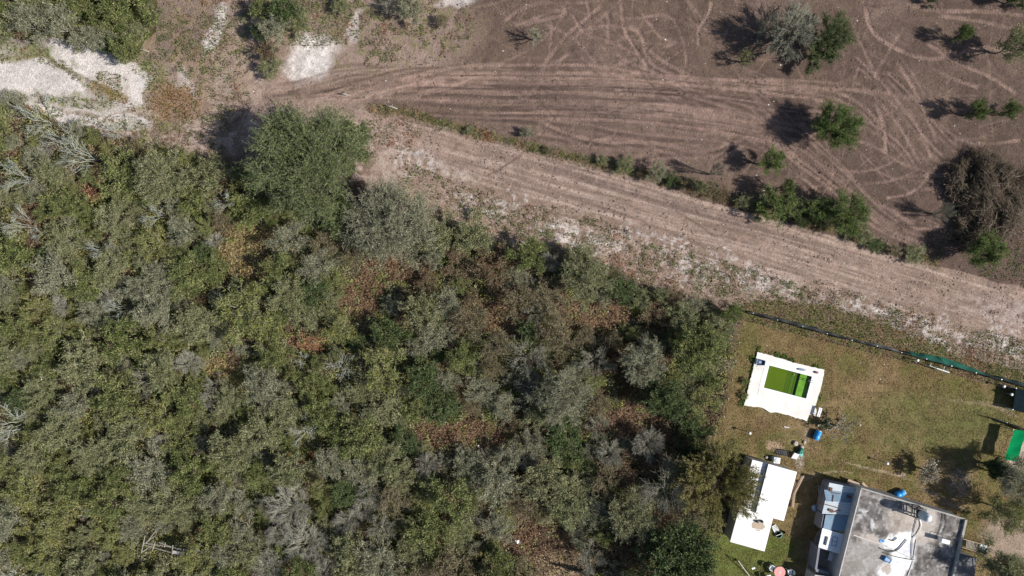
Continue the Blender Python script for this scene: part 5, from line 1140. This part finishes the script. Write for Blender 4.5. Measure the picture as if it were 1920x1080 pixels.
def lounger_pile():
    o, p, O = thing('folded_chair', 1453, 991, 'white folded garden chair lying on the grass beside the shed', 'chair'); a = -1.1
    ca, sa = math.cos(a), math.sin(a); P = lambda x, y, z: (p[0]+x*ca-y*sa, p[1]+x*sa+y*ca, z)
    m = MB(O)
    for s in (-.22, .22): m.tube([P(-.4, s, .05), P(-.1, s*1.1, .18), P(.3, s, .12)], .035, 6)
    m.build('frame', MT['whiteplastic'], o); s_ = MB(O)
    for k in range(5): s_.bar(P(-.35+k*.15, -.2, .13), P(-.35+k*.15, .2, .13), .09, .025)
    s_.build('slats', MT['whiteplastic'], o)
    o, p, O = thing('basin', 1459, 1001, 'pale teal basin on the grass beside the shed', 'basin')
    MB(O).lathe((p[0], p[1], .02), [(.22,0),(.32,.2),(.35,.22),(.31,.22),(.2,.06),(.02,.05)], 18).build('bowl', MT['teal'], o, True)
    MB(O).tube([(p[0]-.3, p[1]-.1, .25), (p[0]+.3, p[1]+.12, .25)], .03, 6).build('handle', MT['whiteplastic'], o)
    o, p, O = thing('small_pot', 1469, 997, 'small dark and red pot on the grass right of the teal basin', 'pot')
    MB(O).lathe((p[0], p[1], 0), [(.1,0),(.15,.2),(.13,.2),(.1,.1)], 14).build('pot', MT['rustmetal'], o, True); MB(O).lathe((p[0], p[1], .1), [(.1,0),(.02,.02)], 12).build('soil', MT['black'], o)
lounger_pile()
def planks():
    for i, (a, b, c, l) in enumerate([((1507,892),(1490,925),(1487,952),'long bent pale plank leaning along the right side of the shed, outer one'),((1503,893),(1486,922),(1484,950),'long pale plank against the right side of the shed, inner one')]):
        o, p, O = thing('plank', *b, l, 'plank', 0); m = MB(O); z = .5-.2*i
        m.bar(W(*a, z), W(*b, z), .16, .06); m.build('upper_board', MT['wood'], o); m = MB(O); m.bar(W(*b, z+.003), W(*c, z-.25), .16, .06); m.build('lower_board', MT['wood'], o)
planks()
def junk():
    # things by the north end of the shed
    o, p, O = thing('fan_unit', 1453, 861, 'square white fan unit on the ground at the upper end of the shed', 'fan'); m = MB(O); m.box((p[0], p[1], .3), (.68, .62, .5), -.12); m.build('case', MT['whiteplastic'], o, bevel=.03)
    MB(O).lathe((p[0], p[1], .552), [(.24,0),(.24,.03),(.2,.035),(.03,.036)], 20).build('grille', MT['metal'], o)
    o, p, O = thing('pet_crate', 1465, 848, 'dark wire crate lying on the grass above the fan unit', 'crate'); m = MB(O); a = -.15
    for k in range(7):
        x = -.55+k*.18; ca, sa = math.cos(a), math.sin(a); q = [(p[0]+x*ca-y*sa, p[1]+x*sa+y*ca, z) for y, z in ((-.25,.03),(.25,.03),(.25,.4),(-.25,.4))]
        for i in range(4): m.bar(q[i], q[(i+1) % 4], .025)
    for y, z in ((-.25,.03),(.25,.03),(.25,.4),(-.25,.4)): m.bar((p[0]-.55*math.cos(a)-y*math.sin(a), p[1]-.55*math.sin(a)+y*math.cos(a), z), (p[0]+.53*math.cos(a)-y*math.sin(a), p[1]+.53*math.sin(a)+y*math.cos(a), z), .03)
    m.build('bars', MT['darkmetal'], o); MB(O).box((p[0], p[1], .02), (1.1, .5, .03), a).build('tray', MT['black'], o)
    o, p, O = thing('white_board', 1488, 852, 'white square board propped on the lawn beside green baskets', 'board'); m = MB(O)
    q = [(p[0]+x, p[1]+y, z) for x, y, z in ((-.35,-.3,.25),(.2,-.45,.25),(.42,.1,.5),(-.1,.28,.5))]; m.hexa([(x, y, z-.04) for x, y, z in q], q); m.build('panel', MT['whiteplastic'], o)
    m = MB(O); [m.bar((x, y, 0), (x, y, z-.03), .04) for x, y, z in q]; m.build('leg', MT['metal'], o)
    for (x, y, mt, r, l) in ((1500,844,'darkgreen',.30,'dark green round basket on the lawn, upper of two'),(1498,850,'teal',.28,'pale teal round basket on the lawn, lower of two')):
        o, p, O = thing('basket', x, y, l, 'basket'); MB(O).lathe((p[0], p[1], 0), [(r*.7,0),(r,.3),(r*1.06,.32),(r*.92,.31),(r*.62,.05),(.02,.04)], 18).build('bowl', MT[mt], o, True); MB(O).lathe((p[0], p[1], .045), [(r*.5,0),(.02,.04)], 12).build('contents', MT['stone'], o)
    for (x, y, s, l) in ((1491,831,.26,'pale boulder on the lawn above the white board'),(1503,838,.2,'small pale boulder right of the white board'),(1508,829,.16,'smaller pale stone left below the blue barrel'),(1437,857,.16,'tan stone beside the fan unit, left of it'),(1446,858,.15,'bluish stone touching the fan unit')):
        o, p, O = thing('boulder', x, y, l, 'stone'); rg = random.Random(int(x)); bm = bmesh.new(); bmesh.ops.create_icosphere(bm, subdivisions=2, radius=s)
        for v in bm.verts: v.co *= rg.uniform(.82, 1.12); v.co.z = v.co.z*.7+s*.4
        me = bpy.data.meshes.new('stone'); bm.to_mesh(me); bm.free(); link('stone', me, o, MT['stone'])
    # bucket shaped posts and lamps standing on the lawn
    for (x, y, hgt_, l) in ((1398,808,1.0,'white topped short post on the lawn left below the pool'),(1652,864,1.0,'white topped post on the lawn right of the fruit trees shadow'),(1711,674,.7,'white rounded post below the start of the green net'),(1870,722,.8,'white topped post near the black canopy, outer one'),(1884,737,.8,'white topped post beside the black canopy')):
        o, p, O = thing('lawn_post', x, y, l, 'post', 0, 'short white topped posts about the lawn'); MB(O).tube([(p[0], p[1], -.05), (p[0]+.05, p[1], hgt_)], .035, 8).build('post', MT['greywood'], o); MB(O).lathe((p[0]+.05, p[1], hgt_), [(.09,0),(.15,.04),(.14,.16),(.05,.2)], 12).build('cap', MT['whiteplastic'], o, True)
    o, p, O = thing('pole_lamp', 1414, 1080, 'pole with a small white head near the bottom edge left of the pink table', 'lamp'); t = W(1412, 1065, 1.2)
    MB(O).tube([(p[0], p[1], 0), (t[0], t[1], 1.2)], .03, 8).build('pole', MT['darkmetal'], o); MB(O).box((t[0], t[1], 1.25), (.34, .2, .12), .3).build('head', MT['whiteplastic'], o, bevel=.02)
    o, p, O = thing('leaning_pole', 1394, 1065, 'long thin pale pole lying slanted on the grass near the bottom edge', 'pole'); MB(O).tube([W(1384,1051,.9), W(1405,1080,.1)], .04, 8).build('shaft', MT['whitegrey'], o); MB(O).tube([W(1384,1051,.9), W(1384,1051,0)], .03, 8).build('prop', MT['greywood'], o)
    o, p, O = thing('white_pipe', 1475, 801, 'short white pipe on the grass below the pool deck', 'pipe'); MB(O).tube([W(1470,800,.05), W(1480,802,.05)], .045, 8).build('tube', MT['whiteplastic'], o); MB(O).tube([W(1480,802,.05), W(1480.7,802.1,.05)], .06, 8).build('socket', MT['whitegrey'], o)
    # rail by the green net
    o, p, O = thing('pipe_rail', 1763, 690, 'white pipe rail standing by the green net fence', 'rail'); z = .9
    MB(O).tube([W(1744,686,z), W(1757,691,z)], .02, 8).build('thin_pipe', MT['whiteplastic'], o); MB(O).tube([W(1756,690.5,z), W(1780,698.5,z)], .055, 8).build('thick_pipe', MT['whiteplastic'], o)
    for a, b in (((1744,687),(1746,681)),((1769,694.5),(1771,687))): MB(O).tube([W(*a, z), W(*b, z+.1)], .025, 6).build('bracket', MT['whiteplastic'], o)
    for a in ((1744,687),(1769,694.5)): q = W(*a, z); MB(O).tube([(q[0], q[1], 0), q], .025, 6).build('leg', MT['whiteplastic'], o)
    # by the house
    barrel(1684, 924, .4, 'blue barrel on its side behind the north wall of the house')
    o, p, O = thing('metal_rack', 1541, 922, 'dark metal rack on the ground left of the annex roofs', 'rack'); m = MB(O)
    for k in range(6): m.bar(W(1534+k*3.4, 912, .75), W(1536+k*3.0, 929, .75), .035)
    for a, b in (((1534,912),(1551,912)),((1536,929),(1551,929)),((1535,920),(1551,921))): m.bar(W(*a, .78), W(*b, .78), .04)
    m.build('grid', MT['metal'], o); m = MB(O)
    for a in ((1534,912),(1551,912),(1536,929),(1551,929)): q = W(*a, .76); m.bar((q[0], q[1], 0), q, .04)
    m.build('leg', MT['darkmetal'], o)
    o, p, O = thing('red_seat', 1537, 943, 'red seat in the shade left of the annex roofs', 'seat'); MB(O).box((p[0], p[1], .45), (.6, .4, .06), -.1).build('seat', MT['red'], o, bevel=.01); MB(O).box((p[0], p[1]+.2, .7), (.6, .05, .45), -.1).build('backrest', MT['red'], o, bevel=.01)
    for sx in (-.25, .25): MB(O).box((p[0]+sx, p[1], .21), (.05, .34, .42), -.1).build('leg', MT['darkmetal'], o)
    o, p, O = thing('basin', 1526, 951, 'grey blue basin in the shade left of the red seat', 'basin'); MB(O).lathe((p[0], p[1], 0), [(.25,0),(.33,.3),(.36,.32),(.31,.31),(.2,.1),(.02,.09)], 18).build('bowl', MT['bluegrey'], o, True); MB(O).lathe((p[0], p[1], .1), [(.2,0),(.02,.05)], 12).build('contents', MT['metal'], o)
    o, p, O = thing('white_table', 1563, 1046, 'white table inside the roofless room of the house', 'table'); q = [W(*k, .75)[:2] for k in ((1556,1034),(1566,1036),(1564,1054),(1552,1050))]; MB(O).prism(q, .71, .75).build('tabletop', MT['whiteplastic'], o)
    for k in inset(q, .08): MB(O).bar((k[0], k[1], 0), (k[0], k[1], .708), .04).build('leg', MT['metal'], o)
    o, p, O = thing('step_pallet', 1822, 1022, 'slatted wooden ramp leading from the house to the path', 'ramp'); m = MB(O)
    for k in range(9): m.bar(W(1813+k*2.4, 1013+k*.7, .5), W(1811.5+k*2.4, 1027+k*.6, .5), .07, .04)
    m.build('slat', MT['greywood'], o); m = MB(O)
    for a, b in (((1805,1010),(1858,1025)),((1803,1026),(1852,1041))): m.bar(W(*a, .56), W(*b, .5), .08, .07)
    m.build('rail', MT['wood'], o); m = MB(O); m.prism([W(*k, .5)[:2] for k in ((1839,1020),(1853,1024),(1851,1037),(1836,1032))], .46, .5); m.build('blue_panel', MT['palesheet'], o)
    m = MB(O)
    for a in ((1806,1011),(1856,1025),(1804,1026),(1850,1040)): q = W(*a, .5); m.bar((q[0], q[1], 0), q, .07)
    m.build('leg', MT['greywood'], o)
    for (a, b, l) in (((1617,905),(1628,916),'short pale board leaning on the north wall of the house'),((1590,900),(1612,908),'grey board lying behind the annex roofs')):
        o, p, O = thing('board', *a, l, 'board'); MB(O).bar(W(*a, .5), W(*b, .25), .22, .04).build('panel', MT['wood'], o); MB(O).bar(W(a[0]+2, a[1]+2, .0), W(a[0]+2, a[1]+2, .46), .05).build('batten', MT['greywood'], o)
    # thicket: the wooden frame and the scraps
    o, p, O = thing('wooden_frame', 310, 1030, 'ruined grey wooden frame of poles among the bushes at the lower left', 'frame'); z = 2.2
    for a, b in (((270,1018),(358,1032)),((268,1021),(355,1046)),((298,1017),(356,1038))): MB(O).tube([W(*a, z), W(*b, z-.1)], .04, 6).build('rail', MT['greywood'], o)
    for a, b in (((272,1004),(265,1037)),((291,1016),(286,1032)),((310,1017),(308,1026)),((324,1022),(322,1046)),((344,1030),(342,1052)),((355,1034),(351,1048)),((293,994),(274,1019))): MB(O).tube([W(*a, z+.08), W(*b, z)], .04, 6).build('cross_pole', MT['greywood'], o)
    for a in ((270,1019),(323,1027),(356,1036),(352,1046),(268,1034)): q = W(*a, z); MB(O).tube([(q[0], q[1], 0), q], .07, 6).build('post', MT['greywood'], o)
    MB(O).prism([W(*k, z+.1)[:2] for k in ((324,1032),(348,1036),(345,1041),(323,1038))], z+.07, z+.12).build('board', MT['stone'], o)
    for (x, y, s, z, l) in ((294,953,.45,1.0,'white scrap sheet caught in the bushes at the lower left'),(971,1016,.4,.8,'white scrap of plastic beside the small rusty bottom patch'),(897,836,.2,.6,'tiny white scrap on the long rusty clearing'),(1140,585,.18,.5,'tiny white scrap on the thicket edge below the olive edge tree'),(1340,602,.2,.1,'tiny pale scrap below the bush at the fence corner')):
        o, p, O = thing('plastic_scrap', x, y, l, 'scrap', z); vs = [(p[0]+s*(i/3-.5)+s*.3*math.sin(j*2), p[1]+s*.8*(j/3-.5), z+.12*math.sin(i*2+j*1.7)) for i in range(4) for j in range(4)]
        m = MB(O).add(vs, [(i*4+j, (i+1)*4+j, (i+1)*4+j+1, i*4+j+1) for i in range(3) for j in range(3)]); b_ = m.build('sheet', MT['whiteplastic'], o)
        MB(O).tube([(p[0], p[1], 0), (p[0], p[1], z-.02)], .02, 5).build('stalk', MT['greybark'], o)
    for (a, b, l) in (((258,92),(279,97),'fallen grey log between the limestone and the weeds'),((722,198),(745,204),'short dark log at the left end of the hedge line'),((638,176),(653,179),'dark stick on the churned clay above the largest tree')):
        o, p, O = thing('log', *a, l, 'log'); A_, B_ = W(*a, .1), W(*b, .1); MB(O).tube([A_, ((A_[0]+B_[0])/2, (A_[1]+B_[1])/2+.06, .13), B_], [.07,.09,.06], 8).build('stem', MT['greywood'], o, True); MB(O).tube([((A_[0]+B_[0])/2, (A_[1]+B_[1])/2, .1), ((A_[0]+B_[0])/2+.2, (A_[1]+B_[1])/2+.3, .2)], .03, 6).build('stub', MT['greywood'], o)
MT['darkgreen'] = surf('dark_green_plastic', (.02,.14,.08), rough=.5, bump=0)
junk()
